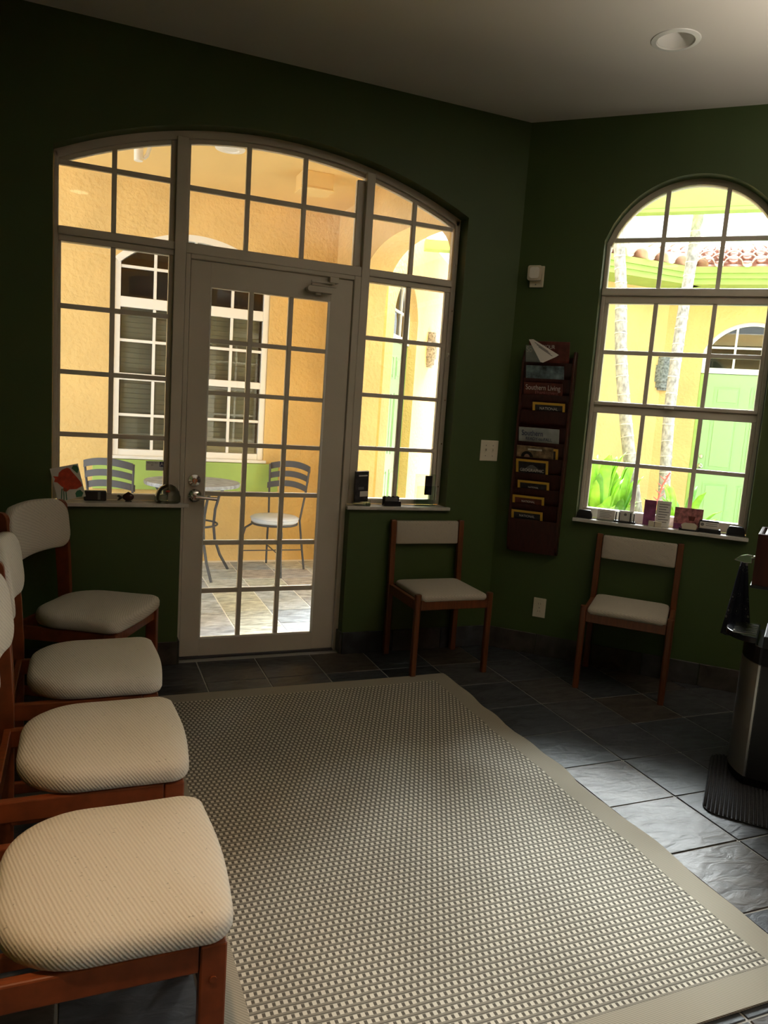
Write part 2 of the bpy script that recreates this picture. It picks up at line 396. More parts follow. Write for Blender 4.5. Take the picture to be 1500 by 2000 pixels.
PR('painted_face', [(-Y3, -.06), (-YB+.1, -.06), (-YB+.1, ZC+.1), (-Y3, ZC+.1)], 0, .2, 'green', wr, holes=[[(-.45, .12), (2.2, .12), (2.2, 2.6), (-.45, 2.6)]])
PR('ceiling', [(XL-.1, YB-.1), (X3+.15, YB-.1), (X3+.15, Y3+.1), (XC+.1, D+.12), (XL-.1, D+.12)], ZC, ZC+.12, 'ceil', plane='xy', holes=[[(2.3+.075*math.cos(t*R(15)), 2.735+.075*math.sin(t*R(15))) for t in range(24)]])
ST(bpy.data.objects['ceiling'], 'plain off-white ceiling', 'ceiling')
fl = PR('floor', [(XL-.1, YB-.1), (X3+.15, YB-.1), (X3+.15, Y3+.1), (XC+.1, D+.12), (XL-.1, D+.12)], -.06, -.0035, 'grout', plane='xy'); ST(fl, 'dark slate tile floor with pale grout', 'floor')
bm = bmesh.new(); box(bm, (-.1515, -.1485, -.012), (.1515, .1485, 0)); tile0 = fin('tile', bm, 'slate', fl, bevel=.0025, seg=1)
PX, PY = .3085, .3018
first = True; ntile = 0
for i in range(-9, 6):
    for j in range(-15, 7):
        cx, cy = 2.125+PX*(i+.5), 2.042+PY*(j+.5)
        if cx < XL-.1 or cx > X3 or cy < YB: continue
        if cy > D-.05 and not (.45 < cx < 1.45): continue
        if cy > D+.12 or (cx+cy)*Q > (XC+D)*Q+.23: continue
        o = tile0 if first else tile0.copy()
        if not first: COL.objects.link(o)
        first = False; ntile += 1
        o.location = (cx, cy, random.uniform(-.0008, .0004)); o.rotation_euler = (random.uniform(-.002, .002), random.uniform(-.002, .002), random.choice((0, math.pi)))
# tiled baseboards
def baseboard(name, label, loc, rz, runs):
    e = E(name, loc, rz); ST(e, label, 'baseboard')
    for x0, x1, y0 in runs:
        n = max(1, round((x1-x0)/.305)); s = (x1-x0)/n
        for k in range(n):
            bm = bmesh.new(); box(bm, (x0+s*k+.0015, y0-.011, 0), (x0+s*(k+1)-.0015, y0, .125)); fin('tile', bm, 'slate', e, bevel=.002, seg=1)
    return e
baseboard('baseboard_back', 'dark tile baseboard under the door wall', (0, D, 0), 0, [(XL, .478, 0), (1.375, XC-.005, 0)])
bb = bpy.data.objects['baseboard_back']
for x0, x1 in ((.467, .478+.002), (1.364+.009, 1.375+.0105)):
    pass
B('tile', (1.364, .0, 0), (1.375, .085, .125), 'slate', bb, bevel=.002); B('tile', (.478, 0, 0), (.489, .085, .125), 'slate', bb, bevel=.002)
baseboard('baseboard_back_right', 'dark tile baseboard under the arched window wall', (XC, D, 0), R(-45), [(.006, S2, 0)])
# ceiling can light
t = E('recessed_light', (2.3, 2.735, ZC)); tag(t, 'white round recessed can light in the ceiling', 'light')
LA('trim_ring', [(.074, .004), (.078, -.006), (.098, -.003), (.1, .0), (.098, .002)], 'bright', t, 40)
LA('reflector', [(.074, 0), (.066, .05), (.058, .1), (.0, .1)], 'bright', t, 32)
LA('bulb', [(.0, .045), (.03, .05), (.045, .065), (.04, .085), (.02, .098)], 'paper', t, 24)
# unseen can lights added behind the viewer to warm and brighten the nearest chairs
for k, (x, y) in enumerate(((-.02, .72), (1.9, -1.1))):
    t = E('recessed_light', (x, y, ZC)); tag(t, ('added unseen warm can light above the nearest chair', 'added unseen warm can light further behind the viewer')[k], 'light')
    LA('trim_ring', [(.074, -.001), (.078, -.006), (.098, -.003), (.1, .0)], 'bright', t, 40)
    LA('lens', [(.0, -.002), (.074, -.002)], 'lamp', t, 32)
    l = bpy.data.lights.new('added_can_lamp', 'SPOT'); l.energy = (62, 20)[k]; l.color = (1, .66, .36); l.spot_size = R(78); l.spot_blend = .9; l.shadow_soft_size = .06
    lo = bpy.data.objects.new('added_can_lamp', l); COL.objects.link(lo); lo.parent = t; lo.location = (0, 0, -.02)

# torchiere added out of view to brighten the ceiling
t = E('added_floor_lamp', (2.75, 1.1, .001)); tag(t, 'brass torchiere floor lamp added out of view to light the ceiling', 'lamp')
LA('base', [(0, 0), (.14, 0), (.14, .015), (.03, .03), (0, .03)], 'chrome', t); T('pole', [(0, 0, .02), (0, 0, 1.75)], .013, 'chrome', t)
LA('shade', [(.02, 1.74), (.1, 1.78), (.19, 1.86), (.186, 1.862), (.095, 1.79), (.0, 1.755)], 'bright', t, 32); LA('bulb', [(0, 1.765), (.025, 1.78), (.025, 1.82), (0, 1.84)], 'lamp', t, 16)
l = bpy.data.lights.new('added_torchiere_lamp', 'SPOT'); l.energy = 95; l.color = (1, .90, .78); l.spot_size = R(140); l.spot_blend = .8; l.shadow_soft_size = .05
lo = bpy.data.objects.new('added_torchiere_lamp', l); COL.objects.link(lo); lo.parent = t; lo.location = (0, 0, 1.85); lo.rotation_euler = (math.pi, 0, 0)

# ------------------------------------------------------------------ arched window wall unit (window_1) and door
YF0, YF1 = .088, .145
w1 = E('window_1', (0, D, 0)); ST(w1, 'white framed arched window surround with small panes beside and over the door', 'window')
def fr(name, x0, x1, z0, z1, y0=YF0, y1=YF1, m='white', parent=None, bevel=.004):
    return B(name, (x0, y0, z0), (x1, y1, z1), m, parent, bevel)
def arch_band(name, A, t, x0, x1, y0, y1, m, parent, n=26, off=0):
    """curved strip of thickness t below the arch A between x0 and x1"""
    xs = [x0+(x1-x0)*i/n for i in range(n+1)]
    up_ = [(x, arch_z(x, *A)-off) for x in xs]; lo_ = []
    cx = A[0]; Rr = (A[1]**2+A[3]**2)/(2*A[3]); cz = A[2]+A[3]-Rr
    for x, z in up_:
        d = Vector((x-cx, z-cz)); d = d*((d.length-t)/d.length); lo_.append((cx+d.x, cz+d.y))
    return PR(name, up_+lo_[::-1], y0, y1, m, parent)
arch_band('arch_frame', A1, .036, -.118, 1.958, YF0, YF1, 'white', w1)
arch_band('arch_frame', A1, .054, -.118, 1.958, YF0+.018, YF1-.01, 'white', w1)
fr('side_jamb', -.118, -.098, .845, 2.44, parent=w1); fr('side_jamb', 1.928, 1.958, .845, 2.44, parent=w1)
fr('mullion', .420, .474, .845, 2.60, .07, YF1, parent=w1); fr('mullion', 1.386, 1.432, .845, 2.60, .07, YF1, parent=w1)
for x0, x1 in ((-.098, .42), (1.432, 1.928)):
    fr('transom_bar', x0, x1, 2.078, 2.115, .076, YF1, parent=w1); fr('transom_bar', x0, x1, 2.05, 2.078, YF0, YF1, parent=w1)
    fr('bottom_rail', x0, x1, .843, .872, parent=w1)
    # inner sash stops
    fr('stop', x0, x0+.012, .872, 2.05, .1, .135, parent=w1, bevel=.002); fr('stop', x1-.022, x1, .872, 2.05, .1, .135, parent=w1, bevel=.002)
fr('transom_bar', .474, 1.386, 2.068, 2.118, .076, YF1, parent=w1)
fr('door_jamb', .474, .498, 0, 2.068, .07, YF1, parent=w1); fr('door_jamb', 1.349, 1.386, 0, 2.068, .07, YF1, parent=w1)
fr('door_head', .498, 1.349, 2.045, 2.068, .07, YF1, parent=w1)
fr('stop', .474, .488, 2.118, 2.58, .1, .135, parent=w1, bevel=.002); fr('stop', 1.345, 1.386, 2.118, 2.56, .1, .135, parent=w1, bevel=.002); fr('stop', .395, .42, 2.115, 2.58, .1, .135, parent=w1, bevel=.002)
def lites(xs, zs, parent, A=None, mw=.0225, y0=.098, y1=.126, yp=.112, m='white', gap=.054, clip=None):
    """muntin bars and single panes on a grid; under an arch A the last row follows the curve"""
    def top(x): return arch_z(x, *A)-gap if A else 1e9
    h = mw/2
    for x in xs[1:-1]:
        z1 = min(zs[-1], top(x)) if A else zs[-1]
        B('muntin', (x-h, y0, zs[0]), (x+h, y1, z1), m, parent, .002)
    for z in zs[1:-1]:
        x0, x1 = xs[0], xs[-1]
        if A:
            while top(x0) < z and x0 < x1: x0 += .004
            while top(x1) < z and x1 > x0: x1 -= .004
        B('muntin', (x0, y0+.001, z-h), (x1, y1-.001, z+h), m, parent, .002)
    for i in range(len(xs)-1):
        for j in range(len(zs)-1):
            a, b, c, d = xs[i], xs[i+1], zs[j], zs[j+1]
            if A and min(top(a), top(b)) < d:
                n = 8; P = [(a+(b-a)*k/n) for k in range(n+1)]
                T_ = [(x, min(d, top(x)+.012)) for x in P]
                T_ = [p for p in T_ if p[1] > c+.004]
                if len(T_) < 2: continue
                pts = [(T_[0][0], c), (T_[-1][0], c)] + T_[::-1]
                PR('pane', pts, yp-.002, yp+.002, 'glass', parent)
            else:
                B('pane', (a, yp-.002, c), (b, yp+.002, d), 'glass', parent)
lites([-.098, .1415, .40], [.872, 1.158, 1.4545, 1.759, 2.05], w1)
lites([-.098, .1415, .40], [2.115, 2.397, 2.70], w1, A1)
lites([.486, .77, 1.06, 1.345], [2.118, 2.3805, 2.72], w1, A1)
lites([1.432, 1.681, 1.918], [2.115, 2.39, 2.70], w1, A1)
lites([1.432, 1.679, 1.918], [.872, 1.1545, 1.449, 1.757, 2.05], w1)
for zz in (.95, 1.2, 1.45, 1.7, 1.95, 2.2):
    LA('screw', [(.0, -.0015), (.004, 0)], 'chrome', w1, 10, loc=(1.945, .0875, zz), rot=(R(-90), 0, 0))
# marble sills
s = PR('trim_1', [(-.119, -.028), (.512, -.028), (.512, 0), (.4785, 0), (.4785, .088), (-.119, .088)], .825, .8435, 'marble', plane='xy', bevel=.003); s.location = (0, D, 0); ST(s, 'pale marble sill left of the door', 'sill')
s = PR('trim_2', [(1.352, -.028), (1.978, -.028), (1.978, 0), (1.959, 0), (1.959, .088), (1.3745, .088), (1.3745, 0), (1.352, 0)], .825, .8435, 'marble', plane='xy', bevel=.003); s.location = (0, D, 0); ST(s, 'pale marble sill right of the door', 'sill')

dr = E('door_1', (0, D, 0)); ST(dr, 'white glazed entrance door with twenty-one panes', 'door')
YD0, YD1 = .084, .128
B('stile', (.501, YD0, .01), (.6, YD1, 2.042), 'white', dr, .002); B('stile', (1.225, YD0, .01), (1.346, YD1, 2.042), 'white', dr, .002)
B('top_rail', (.6, YD0, 1.921), (1.225, YD1, 2.042), 'white', dr); B('bottom_rail', (.6, YD0, .01), (1.225, YD1, .103), 'white', dr)
gx = [.6, .6+.625/3, .6+1.25/3, 1.225]; gz = [.103+i*(1.921-.103)/7 for i in range(8)]
lites(gx, gz, dr, y0=YD0+.006, y1=YD1-.006, yp=.106, mw=.0225)
for x0, x1, z0, z1 in ((.6, .606, .103, 1.921), (1.213, 1.225, .103, 1.921), (.6, 1.225, .103, .112)):
    B('glazing_bead', (x0, YD0-.001, z0), (x1, YD0+.008, z1), 'bright', dr)
B('threshold', (.499, .066, .0005), (1.348, .16, .009), 'iron', dr)
db = LA('deadbolt', [(.0, .022), (.012, .022), (.014, .012), (.03, .008), (.033, 0)], 'chrome', dr, 32, loc=(.551, YD0, .952), rot=(R(90), 0, 0))
B('thumb_turn', (-.004, -.016, .01), (.004, .016, .036), 'chrome', db, .002)
hd = E('door_handle', (.554, YD0, .871)); hd.parent = dr
LA('rose', [(.0, .018), (.018, .016), (.034, .008), (.038, 0)], 'chrome', hd, 32, rot=(R(90), 0, 0))
T('neck', [(0, -.01, 0), (0, -.055, 0)], .011, 'chrome', hd, 14)
T('lever', [(0, -.052, 0), (.02, -.055, 0), (.06, -.056, -.004), (.105, -.05, -.008)], [.012, .011, .009, .010], 'chrome', hd, 12)
dc = E('door_closer', (0, 0, 0)); dc.parent = dr
PR('closer_body', roundrect(1.085, 1.228, 1.955, 1.985, .014), YD0-.05, YD0-.002, 'white', dc, bevel=.003)
B('closer_arm', (1.105, YD0-.045, 2.004), (1.23, YD0-.035, 2.014), 'white', dc, rot=None)
B('closer_arm', (1.11, YD0-.03, 1.99), (1.245, YD0-.018, 2.0), 'white', dc)
B('closer_bracket', (1.2, .03, 2.01), (1.25, .072, 2.04), 'white', dc, .003)
LA('adjusting_knob', [(0, -.014), (.014, -.012), (.016, 0)], 'white', dc, 16, loc=(1.15, YD0-.026, 1.955))
# ------------------------------------------------------------------ arched window on the angled wall
wi = E('window_2', (XC, D, 0), R(-45)); ST(wi, 'tall white arched window with small panes', 'window')
arch_band('arch_frame', A2, .03, .4605, 1.3445, YF0, YF1, 'white', wi)
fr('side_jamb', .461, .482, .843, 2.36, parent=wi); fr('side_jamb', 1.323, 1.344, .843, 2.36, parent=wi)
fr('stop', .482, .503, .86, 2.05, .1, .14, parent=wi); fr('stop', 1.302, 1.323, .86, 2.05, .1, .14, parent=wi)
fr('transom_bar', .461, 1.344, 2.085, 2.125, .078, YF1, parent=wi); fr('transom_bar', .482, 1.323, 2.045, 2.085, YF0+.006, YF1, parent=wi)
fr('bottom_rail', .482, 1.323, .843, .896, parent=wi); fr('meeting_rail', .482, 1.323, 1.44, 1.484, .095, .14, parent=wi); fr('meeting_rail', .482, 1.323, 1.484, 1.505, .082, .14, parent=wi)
B('latch', (.86, .07, 1.484), (.91, .095, 1.494), 'bright', wi, .002)
cx3 = [.503, .753, 1.05, 1.302]
lites(cx3, [.896, 1.1595, 1.44], wi); lites(cx3, [1.505, 1.779, 2.045], wi); lites([.482, .753, 1.05, 1.323], [2.125, 2.383, 2.70], wi, A2, gap=.028)
s = PR('trim_3', [(.448, -.035), (1.355, -.035), (1.355, 0), (1.344, 0), (1.344, .088), (.461, .088), (.461, 0), (.448, 0)], .824, .843, 'marble', plane='xy', bevel=.003); s.location = (XC, D, 0); s.rotation_euler = (0, 0, R(-45)); ST(s, 'pale marble sill of the angled window', 'sill')
# side window added outside the frame on the right to brighten the room
ws = E('added_window_4', (X3, 0, 0), R(-90)); ST(ws, 'wide white framed side window added out of view for light', 'window')
for a in ((-.45, -.4, .12, 2.6), (2.15, 2.2, .12, 2.6), (-.4, 2.15, .12, .17), (-.4, 2.15, 2.55, 2.6), (.625, .675, .17, 2.55)): fr('frame', *a, parent=ws)
B('pane', (-.4, .11, .17), (.625, .114, 2.55), 'glass', ws); B('pane', (.675, .11, .17), (2.15, .114, 2.55), 'glass', ws)

# ------------------------------------------------------------------ wall fittings
t = E('light_switch', (2.2115, D, 1.179)); tag(t, 'cream double light switch plate beside the wall corner', 'switch')
B('plate', (-.058, -.006, -.06), (.058, 0, .06), 'cream', t, .003)
for k in (-.023, .023):
    B('toggle_slot', (k-.005, -.0075, -.013), (k+.005, -.006, .013), 'cream', t); B('toggle', (k-.0035, -.02, -.001), (k+.0035, -.006, .011), 'cream', t, .001)
    for z in (-.03, .03): LA('screw', [(0, .001), (.003, 0)], 'greyink', t, 8, loc=(k, -.006, z), rot=(R(90), 0, 0))
def w2p(s, y, z): return (XC+Q*s+Q*y, D-Q*s+Q*y, z)
t = E('power_outlet', w2p(.308, 0, .285), R(-45)); tag(t, 'cream power outlet low on the angled wall', 'outlet')
B('plate', (-.037, -.006, -.058), (.037, 0, .058), 'cream', t, .003)
for z in (-.022, .022):
    so_ = PR('socket', roundrect(-.017, .017, z-.014, z+.014, .008), -.0085, -.006, 'cream', t)
    for k in (-.006, .006): B('slot', (k-.001, -.009, z-.002), (k+.001, -.0085, z+.007), 'greyink', so_)
LA('screw', [(0, .001), (.003, 0)], 'greyink', t, 8, loc=(0, -.006, 0), rot=(R(90), 0, 0))
t = E('motion_sensor', w2p(.108, 0, 2.17), R(-45)); tag(t, 'small white alarm motion sensor high on the angled wall', 'sensor')
B('backplate', (-.036, -.012, -.058), (.042, 0, .058), 'cream', t, .003)
PR('housing', roundrect(-.044, .034, -.025, .056, .012), -.045, -.012, 'cream', t, bevel=.004)
PR('lens', roundrect(-.032, .022, -.015, .046, .014), -.05, -.045, 'bright', t, bevel=.002)
LA('screw', [(0, .001), (.004, 0)], 'greyink', t, 8, loc=(0, -.012, -.043), rot=(R(90), 0, 0))

# ------------------------------------------------------------------ rug
rg = E('area_rug', (1.045, 2.285, 0)); tag(rg, 'large woven beige and grey area rug with plain tan border', 'rug')
hx, hy, bw = .765, 1.125, .092
def rugz(x, y):
    z = .008
    if x > hx-.25: z += .006*max(0, math.sin(y*13+.7))*((x-hx+.25)/.25)**1.5
    return z
def rugx(x, y): return x + (.007*math.sin(y*9)+.004*math.sin(y*23+1))*max(0, (x-hx+.2)/.2)
def rugpiece(name, x0, x1, y0, y1, m, nx, ny):
    bm = bmesh.new(); g = []
    for i in range(nx+1):
        row = []
        for j in range(ny+1):
            x, y = x0+(x1-x0)*i/nx, y0+(y1-y0)*j/ny
            row.append((bm.verts.new((rugx(x, y), y, rugz(x, y))), bm.verts.new((rugx(x, y), y, max(.0012, rugz(x, y)-.007)))))
        g.append(row)
    for i in range(nx):
        for j in range(ny):
            bm.faces.new([g[a][b][0] for a, b in ((i, j), (i+1, j), (i+1, j+1), (i, j+1))]); bm.faces.new([g[a][b][1] for a, b in ((i, j), (i, j+1), (i+1, j+1), (i+1, j))])
    for i in range(nx):
        for b in (0, ny): bm.faces.new((g[i][b][0], g[i+1][b][0], g[i+1][b][1], g[i][b][1]))
    for j in range(ny):
        for a in (0, nx): bm.faces.new((g[a][j][0], g[a][j+1][0], g[a][j+1][1], g[a][j][1]))
    return fin(name, bm, m, rg, smooth=False)
rugpiece('woven_field', -hx+bw, hx-bw, -hy+bw, hy-bw, 'rug', 30, 60)
rugpiece('border', -hx, -hx+bw, -hy, hy, 'rugb', 3, 50); rugpiece('border', hx-bw, hx, -hy, hy, 'rugb', 5, 80)
rugpiece('border', -hx+bw, hx-bw, -hy, -hy+bw, 'rugb', 30, 3); rugpiece('border', -hx+bw, hx-bw, hy-bw, hy, 'rugb', 30, 3)

# ------------------------------------------------------------------ row chairs (front looks along local +x)
def row_chair():
    t = E('waiting_chair'); hw = .232
    o = []
    def arc(cx, cy, r, a0, a1, n):
        for i in range(n+1):
            a = R(a0+(a1-a0)*i/n); o.append((cx+r*math.cos(a), cy+r*math.sin(a)))
    arc(.21-.05, -hw+.05, .05, -85, -12, 6); arc(.21-.05, hw-.05, .05, 12, 85, 6); arc(-.21+.16, .07, .16-.0, 90, 178, 9); arc(-.21+.16, -.07, .16, 182, 270, 9)
    # front edge bows slightly; sides run straight to the wide rounded back corners
    o2 = []
    for i, p in enumerate(o):
        q = o[(i+1) % len(o)]; o2.append(p); d = math.hypot(q[0]-p[0], q[1]-p[1])
        n = int(d/.03)
        for k in range(1, n+1):
            f = k/(n+1); x = p[0]+(q[0]-p[0])*f; y = p[1]+(q[1]-p[1])*f
            if p[0] > .15 and q[0] > .15 and abs(p[0]-q[0]) < .02: x += .012*math.sin(f*math.pi)
            o2.append((x, y))
    bm = bmesh.new(); pad(bm, o2, .402, .462, .012, .024); fin('seat', bm, 'fabric', t, smooth=True)
    for s in (-1, 1):
        y0, y1 = sorted((s*.192, s*.222))
        B('leg', (.145, y0, 0), (.195, y1, .4), 'wood', t, .004)
        B('side_rail', (-.245, y0+.003, .345), (.145, y1-.003, .4), 'wood', t, .004)
        B('stretcher', (-.245, y0+.005, .1), (.145, y1-.005, .138), 'wood', t, .004)
        T('dowel_cap', [(.17, s*.221, .33), (.17, s*.225, .33)], .007, 'wood', t, 10)
        # rear post: broad board, raked, rounded top
        ctr = [(-.262, 0), (-.262, .3), (-.266, .46), (-.276, .62), (-.29, .78), (-.296, .835)]
        hwid = [.024, .026, .03, .032, .034, .034]
        L_ = [(c[0]-h, c[1]) for c, h in zip(ctr, hwid)]; R_ = [(c[0]+h, c[1]) for c, h in zip(ctr, hwid)]
        cap = [(ctr[-1][0]+.034*math.cos(R(a)), ctr[-1][1]+.034*math.sin(R(a))) for a in range(20, 180, 20)]
        y0, y1 = sorted((s*.212, s*.236))
        po = PR('back_post', [p for p in R_] + cap + L_[::-1], y0, y1, 'wood', t, bevel=.004)
        T('bolt', [(-.283, s*.236, .72), (-.283, s*.240, .72)], .008, 'wood', po, 10)
    B('front_rail', (.16, -.192, .35), (.185, .192, .4), 'wood', t, .003); B('rear_rail', (-.262, -.212, .345), (-.242, .212, .4), 'wood', t, .003)
    # curved back pad: height outline with rounded corners wrapped on a shallow arc
    bm = bmesh.new(); prof = roundrect(-.222, .222, .655, .872, .07, 6)
    full = []
    for i, p in enumerate(prof):
        q = prof[(i+1) % len(prof)]; full.append(p); n = int(math.hypot(q[0]-p[0], q[1]-p[1])/.035)
        for k in range(1, n+1): full.append((p[0]+(q[0]-p[0])*k/(n+1), p[1]+(q[1]-p[1])*k/(n+1)))
    pad(bm, full, 0, .045, .006, .016)
    for v in bm.verts:
        y, z, h = v.co
        z += -.022*(1-(y/.222)**2)*(1 if z < .76 else -.55)*0 + .016*(1-(y/.222)**2)*((z-.76)/.11 if z > .76 else -(.76-z)/.11*-.6)
        x = -.268+h - .03*(1-(y/.222)**2) - .12*(z-.66)
        v.co = (x, y, z)
    fin('backrest', bm, 'fabric', t, smooth=True)
    return t
rc = row_chair()
labels = ['oatmeal cushioned wooden chair nearest the viewer', 'oatmeal cushioned wooden chair second nearest in the left row', 'oatmeal cushioned wooden chair third from the viewer in the left row', 'oatmeal cushioned wooden chair turned in the corner below the fish tile']
for k, (x, y, a) in enumerate(((.07, 1.478, 0), (.068, 2.09, 0), (.058, 2.69, 0), (.075, 3.405, R(-28)))):
    o = rc if k == 0 else copy_tree(rc)
    o.location = (x, y, 0); o.rotation_euler = (0, 0, a); tag(o, labels[k], 'chair', 'left row of waiting chairs')
# ------------------------------------------------------------------ slim side chairs
def side_chair():
    t = E('side_chair')
    for s in (-1, 1):
        y0, y1 = sorted((s*.196, s*.228))
        bm = bmesh.new(); prism(bm, roundrect(.172, .204, y0, y1, .01, 3), 0, .445, 'xy'); fin('leg', bm, 'teak', t, bevel=.003)
        P = [(-.204, 0), (-.172, 0), (-.172, .42), (-.19, .772), (-.216, .772), (-.204, .42)]
        PR('back_post', P, y0, y1, 'teak', t, bevel=.004, plane='xz')
        B('side_rail', (-.172, y0+.004, .36), (.172, y1-.004, .412), 'teak', t, .003)
    B('front_rail', (.176, -.196, .362), (.2, .196, .414), 'teak', t, .003); B('rear_rail', (-.2, -.196, .362), (-.178, .196, .41), 'teak', t, .003)
    bm = bmesh.new(); pad(bm, roundrect(-.168, .205, -.194, .194, .025, 5), .405, .44, .012, .016)
    fin('seat', bm, 'fabric2', t, smooth=True)
    bm = bmesh.new(); pad(bm, roundrect(-.194, .194, .636, .766, .008, 3), 0, .032, .004, .008)
    for v in bm.verts:
        y, z, h = v.co; v.co = (-.208+h-.016*(z-.4)/.37, y, z)
    fin('backrest', bm, 'fabric2', t, smooth=True)
    return t
sc_ = side_chair(); sc_.location = (1.842, 3.600, 0); sc_.rotation_euler = (0, 0, R(-90)); tag(sc_, 'slim wooden side chair with beige pads right of the door', 'chair', 'slim side chairs')
o = copy_tree(sc_); o.location = (2.718, 3.084, 0); o.rotation_euler = (0, 0, R(-135)); tag(o, 'slim wooden side chair with beige pads under the angled window', 'chair', 'slim side chairs')

# ------------------------------------------------------------------ magazine rack and magazines (local x along the angled wall, -y into the room)
rk = E('magazine_rack', w2p(.235, -.0005, .61), R(-45)); tag(rk, 'tall dark cherry wood magazine rack on the angled wall', 'magazine rack')
hwk = .147; DZ = .0889; Z0 = .196
for s in (-1, 1):
    P = [(0, 0), (-.03, 0), (-.045, .02), (-.075, .18), (-.085, 1.08), (-.06, 1.15), (0, 1.15)]
    x0, x1 = sorted((s*hwk, s*(hwk-.014))); PR('side_panel', P, x0, x1, 'rackwood', rk, plane='yz', bevel=.003)
B('back_panel', (-hwk+.014, -.008, 0), (hwk-.014, -.001, 1.12), 'rackwood', rk)
def tilt(zb, zt, yb, yt, th):    # slanted panel profile in y,z
    return [(yb, zb), (yt, zt), (yt-th, zt), (yb-th, zb)]
PR('pocket_panel', tilt(.0, Z0, -.030, -.066, .006), -hwk+.014, hwk-.014, 'rackwood', rk, plane='yz')
for k in range(1, 11):
    zb, zt = Z0+DZ*(k-1)-.035, Z0+DZ*k
    PR('pocket_panel', tilt(zb, zt, -.022, -.066, .006), -hwk+.014, hwk-.014, 'rackwood', rk, plane='yz')
def magazine(label, k, s0, s1, top, cover, border=None, title=None, lean=0, more=()):
    zt = .61+Z0+DZ*k; th = .004
    sl = (.066-.022)/(DZ+.035); ang = math.atan(sl)
    t = E('magazine', w2p((s0+s1)/2, -.062, zt), R(-45)); tag(t, label, 'magazine', 'magazines in the wall rack')
    wdt = (s1-s0)/2; h = top-zt; inner = E('tilt'); bpy.data.objects.remove(inner)
    bm = bmesh.new(); box(bm, (-wdt, 0, -.09), (wdt, th, h)); bmesh.ops.rotate(bm, verts=bm.verts, cent=(0, 0, 0), matrix=Matrix.Rotation(ang, 3, 'X'))
    fin('cover', bm, cover, t)
    yo = lambda z: -z*math.tan(ang)
    if border:
        for a in ((-wdt, -wdt+.014, -.03, h), (wdt-.014, wdt, -.03, h), (-wdt+.014, wdt-.014, h-.014, h)):
            bm = bmesh.new(); box(bm, (a[0], -.0008, a[2]), (a[1], 0, a[3])); bmesh.ops.rotate(bm, verts=bm.verts, cent=(0, 0, 0), matrix=Matrix.Rotation(ang, 3, 'X')); fin('border', bm, border, t)
    for (tx, size, m, x, z, sx, al) in title or ():
        text('title', tx, size, m, t, (x, yo(z)-.0016, z), (R(90)+ang, 0, 0), sx, al)
    for f in more: f(t, ang, wdt, h)
    return t
ng = lambda l1, z, s=.021: [(l1, s, 'whiteink', 0, z, .85, 'CENTER')]
magazine('yellow-bordered magazine in the lowest filled rack pocket', 0, .106, .287, .86, 'darkcover', 'yellowink', ng('NATIONAL', .012))
magazine('yellow-bordered magazine with brownish cover, second filled pocket from below', 1, .104, .287, .945, 'redcover', 'yellowink', ng('NATIONAL', .008, .018))
magazine('yellow-bordered dark magazine, third filled pocket from below', 2, .126, .307, 1.032, 'darkcover', 'yellowink', ng('NATIONAL', .004, .014))
def mountain(t, ang, w_, h):
    bm = bmesh.new(); prism(bm, [(-.055, .012), (-.03, .035), (-.012, .05), (.004, .052), (.022, .04), (.055, .012)], -.0012, -.0004); bmesh.ops.rotate(bm, verts=bm.verts, cent=(0, 0, 0), matrix=Matrix.Rotation(ang, 3, 'X')); fin('mountain_picture', bm, 'greyink', t)
magazine('yellow-bordered magazine with a grey mountain behind white lettering', 3, .108, .292, 1.155, 'darkcover', 'yellowink', [('GEOGRAPHIC', .026, 'whiteink', 0, .008, .85, 'CENTER')], more=[mountain])
g = magazine('yellow-bordered magazine peeking out behind the portrait cover', 4, .15, .338, 1.225, 'darkcover', 'yellowink'); g.location = w2p(.244, -.056, .61+Z0+DZ*4)
def face(t, ang, w_, h):
    bm = bmesh.new(); prism(bm, [(-.045+.034*math.cos(R(a)), .002+.036*math.sin(R(a))) for a in range(0, 181, 20)], -.0010, -.0004); bmesh.ops.rotate(bm, verts=bm.verts, cent=(0, 0, 0), matrix=Matrix.Rotation(ang, 3, 'X')); fin('dark_hair_picture', bm, 'black', t)
    bm = bmesh.new(); prism(bm, [(-.045+.017*math.cos(R(a)), .000+.02*math.sin(R(a))) for a in range(0, 181, 20)], -.0016, -.0010); bmesh.ops.rotate(bm, verts=bm.verts, cent=(0, 0, 0), matrix=Matrix.Rotation(ang, 3, 'X')); fin('face_picture', bm, mat('skin_print', (.5, .33, .24), .5), t)
    bm = bmesh.new(); box(bm, (-.04, -.0012, .044), (.04, -.0004, .054)); bmesh.ops.rotate(bm, verts=bm.verts, cent=(0, 0, 0), matrix=Matrix.Rotation(ang, 3, 'X')); fin('masthead', bm, 'paper', t)
magazine('magazine with a dark-haired portrait on a brown photo cover', 4, .104, .312, 1.23, 'photocover', more=[face])
magazine('pale blue magazine with dark lettering in the middle of the rack', 5, .107, .335, 1.335, 'bluecover', None, [('Southern', .046, 'blueink', -.098, .035, .72, 'LEFT'), ('READY-to-FALL', .026, 'blueink', .0, .010, .85, 'CENTER')])
t = bpy.data.objects.new('x', None); bpy.data.objects.remove(t)
magazine('yellow-bordered magazine set to the right, upper half of the rack', 7, .169, .351, 1.478, 'darkcover', 'yellowink', ng('NATIONAL', .006, .024))
magazine('maroon magazine with large white title lettering in the upper rack', 8, .11, .326, 1.586, 'redcover', None, [('Southern Living', .042, 'whiteink', 0, .026, .74, 'CENTER'), ('Thanksgiving', .026, 'pinkprint', .02, .004, 1.0, 'CENTER')])
magazine('magazine with a blue and yellow photo cover below the top pocket', 9, .114, .326, 1.68, 'seacover')
